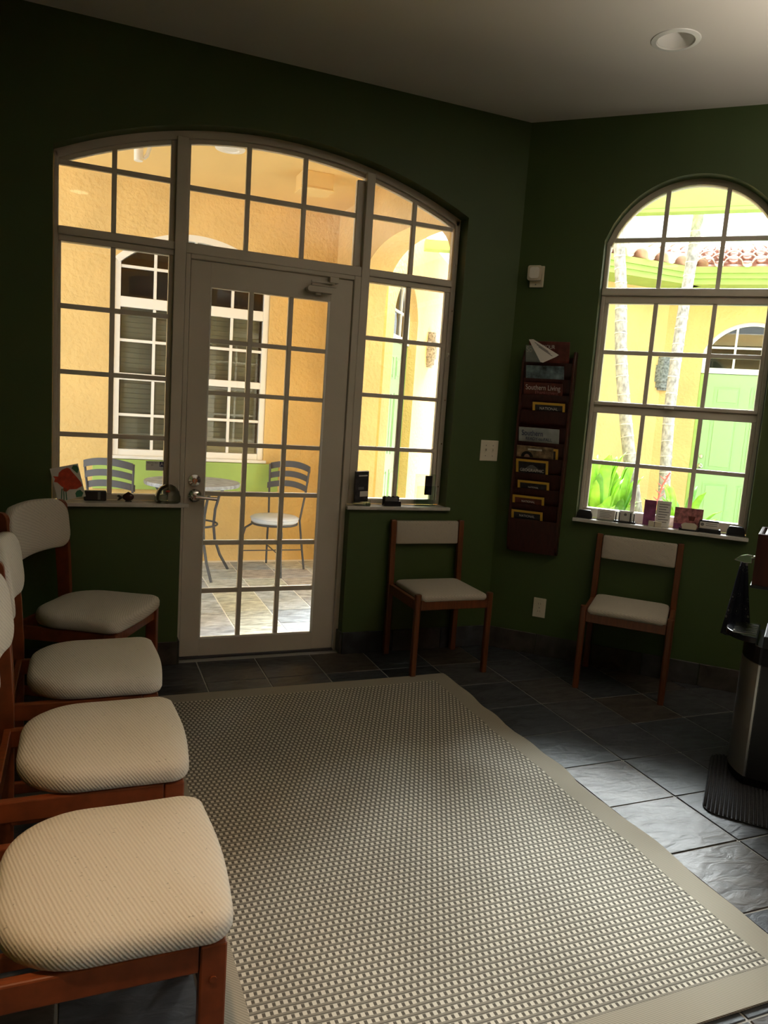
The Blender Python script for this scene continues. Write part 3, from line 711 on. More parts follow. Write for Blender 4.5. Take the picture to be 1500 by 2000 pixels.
g = magazine('dark red magazine standing up in the top pocket', 10, .12, .345, 1.815, 'redcover', None, [('YOUR', .03, 'whiteink', 0.0, .075, .8, 'CENTER')]); g.location = w2p(.2325, -.054, .61+Z0+DZ*10)
g = magazine('grey-blue magazine leaning left in the top pocket', 10, .104, .2, 1.79, 'bluecover', None, [('So', .045, 'whiteink', -.045, .055, .75, 'LEFT')]); g.location = w2p(.152, -.0615, .61+Z0+DZ*10)
bm = bmesh.new()
prism(bm, [(-.085, .068), (-.06, .07), (.088, -.01), (.07, -.022), (.004, -.055), (-.01, -.05)], -.003, .003); lf = fin('folded_leaflet', bm, 'paper', None, loc=w2p(.21, -.125, 1.745), rot=(0, 0, R(-45))); tag(lf, 'cream folded leaflet drooping from the top rack pocket', 'leaflet')
for i in range(3):
    a = (-.05+.012*i, .055-.012*i); b = (.03+.012*i, .008-.012*i)
    bm = bmesh.new(); prism(bm, [a, b, (b[0]-.001, b[1]-.003), (a[0]-.001, a[1]-.003)], -.0036, -.003); fin('print_line', bm, 'greyink', lf)

# ------------------------------------------------------------------ things on the left sill
SZ = .8437
def onsill(x, y): return (x, D+y, SZ)
tl = E('fish_tile', onsill(-.028, .0)); tag(tl, 'white ceramic tile painted with a red fish', 'tile')
def flat(name, pts, y, m, th=.0012):
    bm = bmesh.new(); prism(bm, pts, y-th, y)
    return bm
lean = Matrix.Rotation(R(-13), 4, 'Y') @ Matrix.Rotation(R(12), 4, 'X')
def tp(name, pts, y0, y1, m):
    bm = bmesh.new(); prism(bm, pts, y0, y1); bmesh.ops.transform(bm, matrix=Matrix.Translation((0, 0, .014)) @ lean, verts=bm.verts); return fin(name, bm, m, tl)
tp('tile_body', [(-.062, 0), (.062, 0), (.062, .165), (-.062, .165)], 0, .007, 'paper')
tp('painted_fish', [(.058, .055), (.03, .045), (.0, .05), (-.03, .07), (-.045, .095), (-.058, .1), (-.05, .115), (-.056, .128), (-.035, .122), (-.028, .14), (-.01, .152), (.012, .157), (.022, .15), (.028, .135), (.045, .1), (.056, .075)], -.0012, 0, 'redink')
tp('painted_fin', [(.0, .05), (-.018, .04), (-.03, .052), (-.022, .07)], -.0013, 0, 'redink')
for i in range(3): tp('painted_stem', [(-.05+.012*i, 0), (-.046+.012*i, 0), (-.03+.008*i, .06), (-.034+.008*i, .06)], -.0013, 0, 'greenink')
tp('painted_leaf', [(.02, .005), (.045, .003), (.055, .02), (.045, .038), (.03, .036), (.02, .025)], -.0013, 0, 'greenink'); tp('painted_leaf', [(.03, .15), (.05, .12), (.06, .14), (.056, .16), (.04, .163)], -.0013, 0, 'greenink')
t = E('small_speaker', onsill(.075, .058)); tag(t, 'small black box with a grey stripe behind the fish tile', 'device')
B('body', (-.052, -.014, 0), (.052, .014, .05), 'black', t, .006); B('stripe', (.012, -.0148, .006), (.024, -.0138, .044), 'greyink', t)
t = E('fish_figurine', onsill(.215, .03)); tag(t, 'small dark red fish figurine on the left sill', 'figurine')
bm = bmesh.new(); bmesh.ops.create_uvsphere(bm, u_segments=16, v_segments=10, radius=1)
for v in bm.verts: v.co = (v.co.x*.027+.012, v.co.y*.011, v.co.z*.02+.024)
fin('body', bm, mat('dark_red_glaze', (.05, .012, .012), .25), t, smooth=True)
PR('tail_fin', [(-.012, .022), (-.032, .034), (-.042, .028), (-.03, .02), (-.04, .006), (-.028, .008)], -.003, .003, 'black', t); PR('dorsal_fin', [(.0, .042), (.012, .05), (.026, .042)], -.002, .002, 'black', t); PR('base_fin', [(.002, .006), (.026, .006), (.03, 0), (-.004, 0)], -.006, .006, 'black', t)
t = E('glass_paperweight', onsill(.415, .03)); tag(t, 'clear glass dome paperweight with a tiny red fish', 'paperweight')
LA('dome', [(0, 0), (.058, 0), (.063, .008), (.063, .03), (.054, .058), (.036, .08), (.016, .09), (0, .092)], 'clear', t, 32)
bm = bmesh.new(); bmesh.ops.create_uvsphere(bm, u_segments=10, v_segments=6, radius=1)
for v in bm.verts: v.co = (v.co.x*.012, v.co.y*.005, v.co.z*.006+.055)
fin('red_fish', bm, 'redink', t, smooth=True)
t = E('alarm_sticker', (.375, D+.1085, 1.018)); tag(t, 'silver alarm company sticker on the left sidelight pane', 'sticker')
B('label_sheet', (-.062, -.0006, -.024), (.062, 0, .024), 'silver', t); B('logo_block', (.004, -.0012, -.004), (.06, -.0006, .021), 'blueink', t)
text('logo_text', 'ACT', .027, 'whiteink', t, (.032, -.0016, .0), (R(90), 0, 0), .95, 'CENTER'); text('print', 'PROTECTED', .0105, 'greyink', t, (-.031, -.001, .011), (R(90), 0, 0), .9, 'CENTER'); text('print', 'BY', .0105, 'greyink', t, (-.031, -.001, .0), (R(90), 0, 0), .9, 'CENTER')
# ------------------------------------------------------------------ things on the right sill
t = E('brochure_stand', onsill(1.45, .03)); tag(t, 'stack of narrow dark brochures in a clear stand on the right sill', 'brochures')
bm = bmesh.new(); box(bm, (-.038, -.004, .02), (.038, .014, .192)); bmesh.ops.rotate(bm, verts=bm.verts, cent=(0, 0, 0), matrix=Matrix.Rotation(R(8), 3, 'X') @ Matrix.Rotation(R(-4), 3, 'Y')); fin('brochures', bm, 'darkcover', t)
for z0, z1, x0, x1, m in ((.09, .105, -.02, .012, 'greyink'), (.05, .08, -.01, .034, 'paper'), (.165, .172, -.02, .03, 'silver')):
    bm = bmesh.new(); box(bm, (x0, -.0052, z0), (x1, -.0041, z1)); bmesh.ops.rotate(bm, verts=bm.verts, cent=(0, 0, 0), matrix=Matrix.Rotation(R(8), 3, 'X') @ Matrix.Rotation(R(-4), 3, 'Y')); fin('printed_block', bm, m, t)
B('clear_base', (-.042, -.03, 0), (.046, .035, .018), 'clear', t, .003); B('clear_lip', (-.0, -.034, .0), (.044, -.031, .035), 'clear', t)
t = E('card_holder', onsill(1.63, .02)); tag(t, 'dark scalloped wooden card holder on the right sill', 'card holder')
sc = [(-.05, 0), (.05, 0), (.05, .045)]+[(.05-.1*i/24, .047+.006*abs(math.sin(i/24*math.pi*4))) for i in range(25)]+[(-.05, .045)]
PR('back_board', sc, .012, .02, 'black', t); PR('front_board', [(-.05, 0), (.05, 0), (.048, .028), (-.048, .028)], -.02, -.013, 'black', t); B('base_board', (-.05, -.013, 0), (.05, .012, .008), 'black', t); B('cards', (-.04, -.004, .008), (.035, .006, .046), 'greyink', t)
t = E('acrylic_brochure_holder', onsill(1.845, .045)); tag(t, 'clear acrylic brochure holder with a dark card on the right sill', 'brochure holder')
B('back_plate', (-.06, .014, 0), (.062, .017, .18), 'clear', t); B('front_pocket', (-.06, -.016, 0), (.062, -.013, .115), 'clear', t); B('base_plate', (-.06, -.013, 0), (.062, .014, .003), 'clear', t); B('dark_card', (.0, .0115, .06), (.045, .0135, .172), 'darkcover', t)
# ------------------------------------------------------------------ things on the angled window sill
def s2(name, s, y, label, cat, group=None):
    e = E(name, w2p(s, y, .8432), R(-45)); tag(e, label, cat, group); return e
def wedge(t, w_, h, m='black', name='holder'):
    PR(name, [(-w_, 0), (w_, 0), (w_*.93, h*.6), (w_*.72, h), (-w_*.72, h), (-w_*.93, h*.6)], -.012, .012, m, t, bevel=.003)
t = s2('card_holder', .506, .02, 'black card holder at the left end of the angled window sill', 'card holder'); wedge(t, .044, .046); B('foot', (-.044, -.022, 0), (.044, -.012, .006), 'black', t)
t = s2('business_cards', .623, .02, 'white business card standing on the angled sill', 'card'); B('card', (-.047, 0, 0), (.047, .0025, .06), 'paper', t)
for i in range(4): B('print_line', (-.035, -.0008, .044-.009*i), (.03-.01*(i % 2), 0, .046-.009*i), 'greyink', t)
B('tray', (-.048, -.016, 0), (.048, .016, .004), 'clear', t)
t = s2('card_holder', .727, .02, 'black wire card holder with a printed card', 'card holder'); B('tray', (-.058, -.025, 0), (.058, .02, .01), 'black', t, .003)
for s in (-1, 1): T('side_loop', [(s*.048, -.018, .01), (s*.048, -.018, .055), (s*.03, -.018, .058), (s*.03, -.018, .01)], .0035, 'black', t, 8)
B('card', (-.035, -.004, .01), (.04, 0, .066), 'paper', t); LA('printed_emblem', [(0, .0006), (.008, 0)], 'greyink', t, 12, loc=(.0, -.004, .045), rot=(R(90), 0, 0))
t = s2('brochure', .888, .02, 'open purple and white leaflet on the angled sill', 'leaflet')
B('purple_cover', (-.068, 0, 0), (-.004, .002, .14), 'purple', t, rot=(0, 0, R(-8))); B('white_page', (-.002, 0, 0), (.072, .002, .142), 'paper', t, rot=(0, 0, R(6)))
for i in range(8): B('print_line', (.01, -.0006, .122-.014*i), (.064-.008*(i % 3), 0, .126-.014*i), 'greyink', t, rot=(0, 0, R(6)))
t = s2('display_stand', .888, -.008, 'small beige card stand in front of the purple leaflet', 'card stand'); B('block', (-.034, -.008, 0), (.034, .008, .03), 'cream', t, .002); B('groove', (-.004, -.0085, 0), (.0, -.0078, .03), 'greyink', t)
t = s2('postcard', 1.052, .03, 'pink and orange flower postcard on the angled sill', 'postcard'); B('card', (-.072, 0, 0), (.072, .002, .118), 'pinkprint', t)
PR('printed_cup', [(.005, .05), (.03, .05), (.036, .075), (-.001, .075)], -.0008, 0, 'redcover', t); B('printed_band', (-.072, -.0008, .0), (-.01, 0, .03), 'purple', t)
t = s2('card_holder', 1.062, -.008, 'rounded grey card in a low black holder before the postcard', 'card holder'); PR('card', [(-.034, .008), (.034, .008), (.042, .03), (.025, .042), (-.025, .042), (-.042, .03)], -.002, .001, 'cream', t); PR('holder', [(-.05, 0), (.05, 0), (.05, .016), (.034, .008), (-.034, .008), (-.05, .016)], -.012, .008, 'black', t)
t = s2('card_holder', 1.158, .012, 'black card holder with a white card bearing a round emblem', 'card holder'); PR('holder', [(-.064, 0), (.064, 0), (.06, .022), (-.05, .022)], -.02, .02, 'black', t, bevel=.002); B('card', (-.045, -.003, .022), (.05, 0, .056), 'paper', t); PR('back_lip', [(-.05, .02), (.052, .02), (.048, .064), (-.046, .064)], .004, .01, 'black', t)
LA('printed_emblem', [(0, .0006), (.009, 0)], 'greyink', t, 14, loc=(-.033, -.003, .042), rot=(R(90), 0, 0))
for i in range(2): B('print_line', (-.015, -.0036, .036+.01*i), (.042, -.003, .039+.01*i), 'greyink', t)
t = s2('card_holder', 1.292, .015, 'black card holder at the right end of the angled window sill', 'card holder'); wedge(t, .046, .05); B('foot', (-.046, -.022, 0), (.046, -.012, .006), 'black', t)

# ------------------------------------------------------------------ water dispenser, mat and what is on it (front looks along local -x ... set by rotation)
CANG = math.atan2(.62, .785)              # width direction
cw = E('water_dispenser', (2.452, 2.032, 0), CANG)     # local x: along the front, local y: out of the front
tag(cw, 'black and stainless water dispenser at the right edge', 'water dispenser')
WD, DP = .31, .34
def bow(n=14, b=.07, w=WD, inset=0):
    return [(inset+(w-2*inset)*i/n, b*math.sin(math.pi*i/n)**.8) for i in range(n+1)]
base = bow() + [(WD, -DP), (0, -DP)]
PR('base', [(x, y*.92) for x, y in base], .012, .045, 'blackg', cw, plane='xy', bevel=.004)
PR('cabinet', [(x, min(y, -.004)) for x, y in base], .04, .62, 'black', cw, plane='xy', bevel=.004)
fp = bow()
smooth_by_angle(PR('steel_front', fp + [(x, y-.012) for x, y in fp[::-1]], .045, .505, 'steel', cw, plane='xy'))
PR('collar', base, .5, .575, 'blackg', cw, plane='xy', bevel=.006)
dtp = PR('drip_tray', [(WD/2+.12*math.cos(R(a)), .02+.12*math.sin(R(a))) for a in range(0, 181, 12)] , .575, .6, 'blackg', cw, plane='xy', bevel=.004)
for i in range(7): B('grille_bar', (WD/2-.095+.028*i, .025, .6), (WD/2-.085+.028*i, .11, .606), 'chrome', dtp)
PR('tower', [(0, -.1), (WD, -.1), (WD, -DP), (0, -DP)], .575, .8, 'black', cw, plane='xy', bevel=.006)
PR('tower_side', [(0, -.02), (.05, -.02), (.05, -.1), (0, -.1)], .575, .8, 'blackg', cw, plane='xy', bevel=.004)
for k in (.1, .155, .21): B('paddle', (k-.018, -.06, .64), (k+.018, -.05, .72), 'chrome', cw, .003, rot=None)
T('spout', [(.155, -.1, .77), (.155, -.05, .77), (.155, -.04, .75)], .012, 'blackg', cw, 10)
PR('top_lid', [(0, .07), (WD, .07), (WD, -DP), (0, -DP)], .8, .812, 'black', cw, plane='xy', bevel=.004)
bx = E('wooden_caddy', tuple(cw.matrix_basis @ Vector((.004, .065, .8125))), CANG); tag(bx, 'dark red wooden box of sachets on the water dispenser', 'box')
for lo, hi in (((0, -.3, 0), (.012, 0, .2)), ((.25, -.3, 0), (.262, 0, .2)), ((.012, -.012, 0), (.25, 0, .2)), ((.012, -.3, 0), (.25, -.288, .2))): B('side_board', lo, hi, 'rackwood', bx, .002)
B('bottom_board', (.012, -.288, 0), (.25, -.012, .01), 'rackwood', bx)
for i in range(9):
    sk = B('sachet', (.018, -.03-.028*i, .011), (.24-.01*(i % 3), -.022-.028*i, .2+.02*((i*5) % 3)/2), ('paper', 'darkcover', 'redcover')[i % 3], None); sk.parent = bx
hk = E('metal_hook', tuple(cw.matrix_basis @ Vector((.245, .083, .862))), CANG+R(-90)); tag(hk, 'shiny silver leaf-shaped hook on the wooden box', 'hook')
bm = bmesh.new(); prism(bm, [(0, -.005), (.0, .03), (-.02, .03), (-.045, .022), (-.07, .0), (-.03, -.008)], -.006, .006, 'xz'); fin('blade', bm, 'chrome', hk, bevel=.003)
T('stem', [(-.005, 0, .015), (.01, 0, .022)], .008, 'chrome', hk)
cl = E('hanging_cloth', tuple(cw.matrix_basis @ Vector((.295, .115, .855))), CANG+R(90)); tag(cl, 'navy paisley cloth hanging behind the water dispenser tray', 'cloth')
bm = bmesh.new(); rows = []
for i in range(13):
    f = i/12; wd_ = .01+.05*f; rows.append([bm.verts.new((-.005*f + wd_*(2*j/12-1)*1.0, .004*math.sin(j*1.3+f*2)*(f+.3)*2, -.33*f)) for j in range(13)])
for i in range(12):
    for j in range(12): bm.faces.new((rows[i][j], rows[i][j+1], rows[i+1][j+1], rows[i+1][j]))
c_ = fin('fabric', bm, 'paisley', cl, smooth=True); sm = c_.modifiers.new('thickness', 'SOLIDIFY'); sm.thickness = .003
mt = E('ribbed_mat', (2.14, 1.925, 0), math.atan2(.66, .75)); tag(mt, 'charcoal ribbed floor mat under the water dispenser', 'mat')
PR('backing', roundrect(.0, .56, -.75, .0, .06, 6), .001, .006, 'mat', mt, plane='xy')
for i in range(52):
    y = -.004-.0143*i; ins = 0 if y < -.06 else .06-math.sqrt(max(0, .06**2-(.06+y)**2))
    bm = bmesh.new(); tube(bm, [(ins+.002, y-.004, .007), (.558-ins, y-.004, .007)], .0052, 6); fin('rib', bm, 'mat', mt, smooth=True)

# ------------------------------------------------------------------ outside: patio
YP = 6.366; PZ = -.02
tc_ = B('floor_bounce_terrace', (X3+.2, -6, -.12), (X3+7, 2.4, -.03), mat('bounce_concrete', (.72, .70, .66), .8, var=.05)); ST(tc_, 'pale concrete terrace added outside the side window to bounce light', 'floor')  # unseen pale strip added to bounce daylight up to the ceiling
pf = B('floor_patio', (-9, D+.13, -.12), (14, 16, PZ-.003), 'grout_out'); ST(pf, 'pale slate courtyard paving outside', 'floor')
bm = bmesh.new(); box(bm, (-.1465, -.1445, -.012), (.1465, .1445, 0)); pt0 = fin('tile', bm, 'slate_out', pf, bevel=.003, seg=1)
first = True; cnt = 0
for i in range(-6, 13):
    for j in range(0, 14):
        cx, cy = .9+.3*(i+.5), 4.515+.2965*(j-2+.5)
        if cy < D+.28 or cy > YP+2.2: continue
        if cy > YP and cx < 2.2: continue
        if (cx+cy)*Q < (XC+D)*Q+.25 and cx > XC: continue
        o = pt0 if first else pt0.copy()
        if not first: COL.objects.link(o)
        first = False; cnt += 1; o.location = (cx, cy, PZ+random.uniform(-.001, .001)); o.rotation_euler = (0, 0, random.choice((0, math.pi)))
A3 = (.855, .615, 2.385, .243)
op3 = [(.24, .84), (1.47, .84)] + arch_pts(*A3)
wp = E('wall_patio', (0, YP, 0)); ST(wp, 'yellow stucco patio wall across from the door', 'wall')
PR('stucco_face', [(-4, -.1), (2.034, -.1), (2.034, 3.1), (-4, 3.1)], 0, .15, 'stucco', wp, holes=[op3])
cp = B('ceiling_patio', (-3.0, D+.2, 2.972), (2.33, YP, 3.12), 'stucco_smooth'); ST(cp, 'yellow stucco patio ceiling', 'ceiling')
# arch wall at the right of the patio: opens to the courtyard
TA = .22; n = 28
ca, ha, za, ba = 4.94, .80, 2.17, .415
hole = [(ca-ha, -.2), (ca+ha, -.2)] + [(ca+ha*math.cos(math.pi*i/n), za+ba*(max(0, 1-abs(math.cos(math.pi*i/n))**2.4))**(1/2.4)) for i in range(n+1)]
oa = [(YP+.16, -.1), (YP+.16, 3.12), (D+.201, 3.12), (D+.201, -.1), (ca-ha, -.1)] + [(p[0], p[1]) for p in hole[2:]][::-1] + [(ca+ha, -.1)]
wa = PR('wall_arcade', oa, 2.034, 2.034+TA, 'stucco', plane='yz'); ST(wa, 'yellow stucco arcade wall with a rounded opening', 'wall')
w3 = E('window_3', (0, YP, 0)); ST(w3, 'white arched window with blinds across the patio', 'window')
arch_band('arch_frame', A3, .05, .241, 1.469, .0, .09, 'bright', w3)
for a in ((.241, .29, .855, 2.385), (1.42, 1.469, .855, 2.385), (.29, 1.42, 2.02, 2.1), (.29, 1.42, 1.455, 1.51), (.29, 1.42, .855, .905)): fr('frame', *a, .02, .09, 'bright', w3)
fr('sill', .22, 1.49, .83, .855, -.03, .09, 'bright', w3)
xs3 = [.29, .5475, .855, 1.1625, 1.42]
lites(xs3, [.905, 1.18, 1.455], w3, y0=.03, y1=.05, yp=.05, m='bright'); lites(xs3, [1.51, 1.765, 2.02], w3, y0=.03, y1=.05, yp=.05, m='bright'); lites(xs3, [2.1, 2.33, 2.7], w3, A3, y0=.03, y1=.05, yp=.05, m='bright', gap=.05)
bl = E('venetian_blind', (0, YP+.11, 0)); tag(bl, 'grey-green venetian blind inside the window across the patio', 'blind')
for i in range(28):
    z = .93+.04*i; bm = bmesh.new(); prism(bm, [(-.008, z+.021), (.008, z-.021), (.0095, z-.02), (-.0065, z+.022)], .3, 1.41, 'yz'); fin('slat', bm, 'blind', bl)
B('head_rail', (.3, -.012, 2.05), (1.41, .014, 2.085), 'blind', bl); B('bottom_rail', (.3, -.01, .9), (1.41, .01, .915), 'blind', bl)
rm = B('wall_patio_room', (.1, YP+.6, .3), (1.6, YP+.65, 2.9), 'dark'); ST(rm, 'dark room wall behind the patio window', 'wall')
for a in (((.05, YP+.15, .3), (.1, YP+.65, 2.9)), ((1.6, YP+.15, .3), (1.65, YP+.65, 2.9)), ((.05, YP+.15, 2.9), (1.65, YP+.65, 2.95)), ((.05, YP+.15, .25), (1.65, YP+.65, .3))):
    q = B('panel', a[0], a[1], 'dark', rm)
ap = B('trim_4', (.1, YP-.03, .585), (1.6, YP+.001, .825), 'lime', bevel=.004); ST(ap, 'lime green painted band below the patio window', 'trim')
t = E('recessed_light', (.889, 5.19, 2.972)); tag(t, 'white round recessed light in the yellow patio ceiling', 'light')
LA('trim_ring', [(.0, -.004), (.055, -.004), (.06, -.012), (.095, -.006), (.098, 0)], 'bright', t, 32); LA('baffle', [(.0, -.009), (.05, -.0045)], 'paper', t, 24)
t = E('ceiling_box', (1.53, 5.42, 2.972)); tag(t, 'square yellow ceiling vent box in the patio', 'vent box')
B('box_body', (-.11, -.1, -.11), (.11, .1, 0), 'stucco_smooth', t, .003); B('rim', (-.115, -.105, -.118), (.115, .105, -.108), 'stucco_smooth', t, .002)
t = E('hanging_piece', (.33, 5.1, 2.972)); tag(t, 'white and red hanging ornament near the patio ceiling', 'piece')  # small white and red shapes hung on a cord
T('cord', [(0, 0, 0), (0, 0, -.03)], .002, 'paper', t, 6); LA('white_tube', [(0, 0), (.028, 0), (.03, -.02), (.026, -.17), (0, -.17)], 'bright', t, 16, loc=(-.01, 0, -.03)); LA('red_body', [(0, .04), (.022, .02), (.02, -.02), (0, -.05)], 'redink', t, 14, loc=(.055, 0, -.07)); T('white_tail', [(.055, 0, -.11), (.04, 0, -.16), (.02, 0, -.18)], .012, 'bright', t, 8)
# patio bistro set
def patio_chair():
    t = E('bistro_chair')
    bm = bmesh.new(); lathe(bm, [(0, 0), (.18, 0), (.193, .012), (.193, .038), (.18, .05), (.1, .056), (0, .052)], 28, (0, 0, .405)); fin('cushion', bm, 'cushion', t, smooth=True)
    bm = bmesh.new(); tube(bm, [(.196*math.cos(R(a)), .196*math.sin(R(a)), .442) for a in range(0, 361, 12)], .004, 6, False); fin('piping', bm, 'cushion', t, smooth=True)
    T('seat_ring', [(.185*math.cos(R(a)), .185*math.sin(R(a)), .397) for a in range(0, 361, 15)], .008, 'iron', t)
    for s in (-1, 1):
        T('front_leg', [(.12, s*.13, .397), (.17, s*.17, .36), (.185, s*.18, .3), (.19, s*.185, .15), (.2, s*.2, 0)], .009, 'iron', t)
        T('rear_leg', [(-.2, s*.185, 0), (-.165, s*.165, .25), (-.15, s*.15, .42), (-.18, s*.175, .65), (-.2, s*.19, .86)], .009, 'iron', t)
        T('cross_brace', [(.19, s*.185, .17), (-.175, -s*.175, .17)], .005, 'iron', t)
    for k, (z0, z1) in enumerate(((.655, .705), (.735, .785), (.815, .868))):
        bm = bmesh.new(); v = []
        for i in range(13):
            y = -.19+.38*i/12; f = 1-(y/.19)**2; x = -.195-.035*f-.02*(k-1); zz = .03*f
            v.append([bm.verts.new((x+dx, y, z+zz)) for dx, z in ((0, z0), (.007, z0), (.007, z1), (0, z1))])
        for a, b in zip(v, v[1:]):
            for j in range(4): bm.faces.new((a[j], a[(j+1) % 4], b[(j+1) % 4], b[j]))
        bm.faces.new(v[0]); bm.faces.new(v[-1][::-1]); fin('back_slat', bm, 'iron', t)
    return t
pc = patio_chair(); pc.location = (1.495, 5.965, PZ); pc.rotation_euler = (0, 0, R(-135)); tag(pc, 'iron bistro chair with pale cushion right of the patio table', 'chair', 'patio bistro chairs')
o = copy_tree(pc); o.location = (.3, 6.04, PZ); o.rotation_euler = (0, 0, R(62)); tag(o, 'iron bistro chair left of the patio table, behind the sidelight', 'chair', 'patio bistro chairs')
t = E('bistro_table', (.82, 5.92, PZ)); tag(t, 'round slate-topped iron bistro table on the patio', 'table')
LA('table_top', [(0, .70), (.33, .70), (.36, .705), (.365, .72), (.36, .732), (0, .735)], 'slate_out', t, 40)
for a in (20, 110, 200, 290):
    c, s = math.cos(R(a)), math.sin(R(a))
    T('leg', [(r*c, r*s, z) for r, z in ((.3, .70), (.24, .62), (.205, .5), (.195, .38), (.21, .26), (.26, .13), (.34, .0))], .011, 'iron', t)
T('ring', [(.2*math.cos(R(a)), .2*math.sin(R(a)), .4) for a in range(0, 361, 15)], .008, 'iron', t)

# ------------------------------------------------------------------ outside: courtyard walls, doors, roof
def sixpanel(parent, x0, w_, z0, h, y, m='mint'):
    B('leaf', (x0, y, z0), (x0+w_, y+.04, z0+h), m, parent, .003)
    cols = ((.13, .44), (.56, .87)); rows = ((.06, .36), (.44, .75), (.82, .93))
    for a, b in cols:
        for c, d in rows:
            X0, X1, Z0_, Z1 = x0+a*w_, x0+b*w_, z0+c*h, z0+d*h
            bm = bmesh.new(); prism(bm, [(X0, Z0_), (X1, Z0_), (X1, Z1), (X0, Z1)], y-.006, y, holes=[[(X0+.012, Z0_+.012), (X1-.012, Z0_+.012), (X1-.012, Z1-.012), (X0+.012, Z1-.012)]]); p = fin('panel_moulding', bm, m, parent)
            B('raised_panel', (X0+.035, y-.007, Z0_+.035), (X1-.035, y, Z1-.035), m, parent, .006)
def doorwall(name, wname, loc, rz, x0, x1, label, dlabel, dx, dw, sill_z=0, rec=.12, top=3.2, knobleft=True):
    w_ = E(wname, loc, rz); ST(w_, label, 'wall')
    hwd = dw/2+.06; cxd = dx+dw/2; A = (cxd, hwd, 2.3, .34)
    hole = [(cxd-hwd, -.3), (cxd+hwd, -.3)]
    ap_ = arch_pts(*A)
    PR('stucco_face', [(x0, -.1), (cxd-hwd, -.1)] + ap_[::-1] + [(cxd+hwd, -.1), (x1, -.1), (x1, top), (x0, top)], 0, rec, 'stucco', w_)
    PR('back_face', [(x0, -.1), (x1, -.1), (x1, top), (x0, top)], rec+.05, rec+.12, 'dark', w_)
    d_ = E(name, loc, rz); ST(d_, dlabel, 'door')
    sixpanel(d_, dx, dw, 0, 2.03, rec)
    for a in ((dx-.06, dx, 0, 2.03), (dx+dw, dx+dw+.06, 0, 2.03)): fr('jamb', *a, rec-.005, rec+.05, 'lime', d_)
    fr('transom_sill', dx-.06, dx+dw+.06, 2.035, 2.10, rec-.02, rec+.05, 'bright', d_)
    arch_band('arch_frame', A, .045, cxd-hwd, cxd+hwd, rec-.01, rec+.05, 'bright', d_)
    fr('side_frame', cxd-hwd, cxd-hwd+.04, 2.1, 2.3, rec-.01, rec+.05, 'bright', d_); fr('side_frame', cxd+hwd-.04, cxd+hwd, 2.1, 2.3, rec-.01, rec+.05, 'bright', d_)
    lites([cxd-hwd+.04, cxd-hwd/3, cxd+hwd/3, cxd+hwd-.04], [2.1, 2.34, 2.75], d_, A, y0=rec, y1=rec+.02, yp=rec+.02, m='bright', gap=.045, mw=.025)
    kx = dx+.06 if knobleft else dx+dw-.06
    LA('deadbolt', [(0, .02), (.02, .018), (.03, 0)], 'chrome', d_, 20, loc=(kx, rec, 1.04), rot=(R(90), 0, 0)); LA('knob', [(0, .06), (.022, .055), (.028, .04), (.012, .02), (.032, .004), (.032, 0)], 'chrome', d_, 20, loc=(kx, rec, .92), rot=(R(90), 0, 0))
    return w_
# wall with the green door seen through the right sidelight
W5 = R(54)
doorwall('door_2', 'wall_courtyard_left', (2.30+.10*math.sin(W5), 6.27-.10*math.cos(W5), 0), W5, .3, 5.2, 'yellow stucco courtyard wall left of the planting', 'mint green panelled door seen through the right sidelight', .66, .95, rec=.10, knobleft=True)
# facing wall parallel to the angled window
W7 = R(-45)
doorwall('door_3', 'wall_courtyard_facing', (6.585, 7.398, 0), W7, 0, 5, 'yellow stucco courtyard wall facing the angled window', 'mint green panelled door facing the angled window', .50, .92, rec=.06, knobleft=True)
wc = PR('wall_courtyard_back', [(-2.9, -.1), (0.02, -.1), (.02, 3.2), (-2.9, 3.2)], 0, .15, 'stucco'); wc.location = (6.585, 7.398, 0); ST(wc, 'yellow stucco wall at the back of the courtyard', 'wall')
def sconce(label, loc, rz):
    t = E('wall_sconce', loc, rz); tag(t, label, 'wall lamp', 'courtyard wall lamps')
    n = 12
    def half(r, z0, z1, nm):
        PR(nm, [(r*math.cos(R(180+180*i/n)), r*.8*math.sin(R(180+180*i/n))) for i in range(n+1)], z0, z1, 'stone', t, plane='xy', bevel=.003)
    half(.10, .06, .2, 'upper_shade'); half(.125, -.1, .1, 'middle_shade'); half(.1, -.17, -.09, 'lower_shade'); half(.07, -.2, -.17, 'base_tip')
ex = Vector((math.cos(W5), math.sin(W5)))
sconce('grey stone wall lamp beside the sidelight door', (2.30+.1*math.sin(W5)+ex.x*2.36, 6.27-.1*math.cos(W5)+ex.y*2.36, 2.06), W5)
sconce('grey stone wall lamp left of the facing green door', (6.585+Q*.02, 7.398-Q*.02, 2.0), W7)
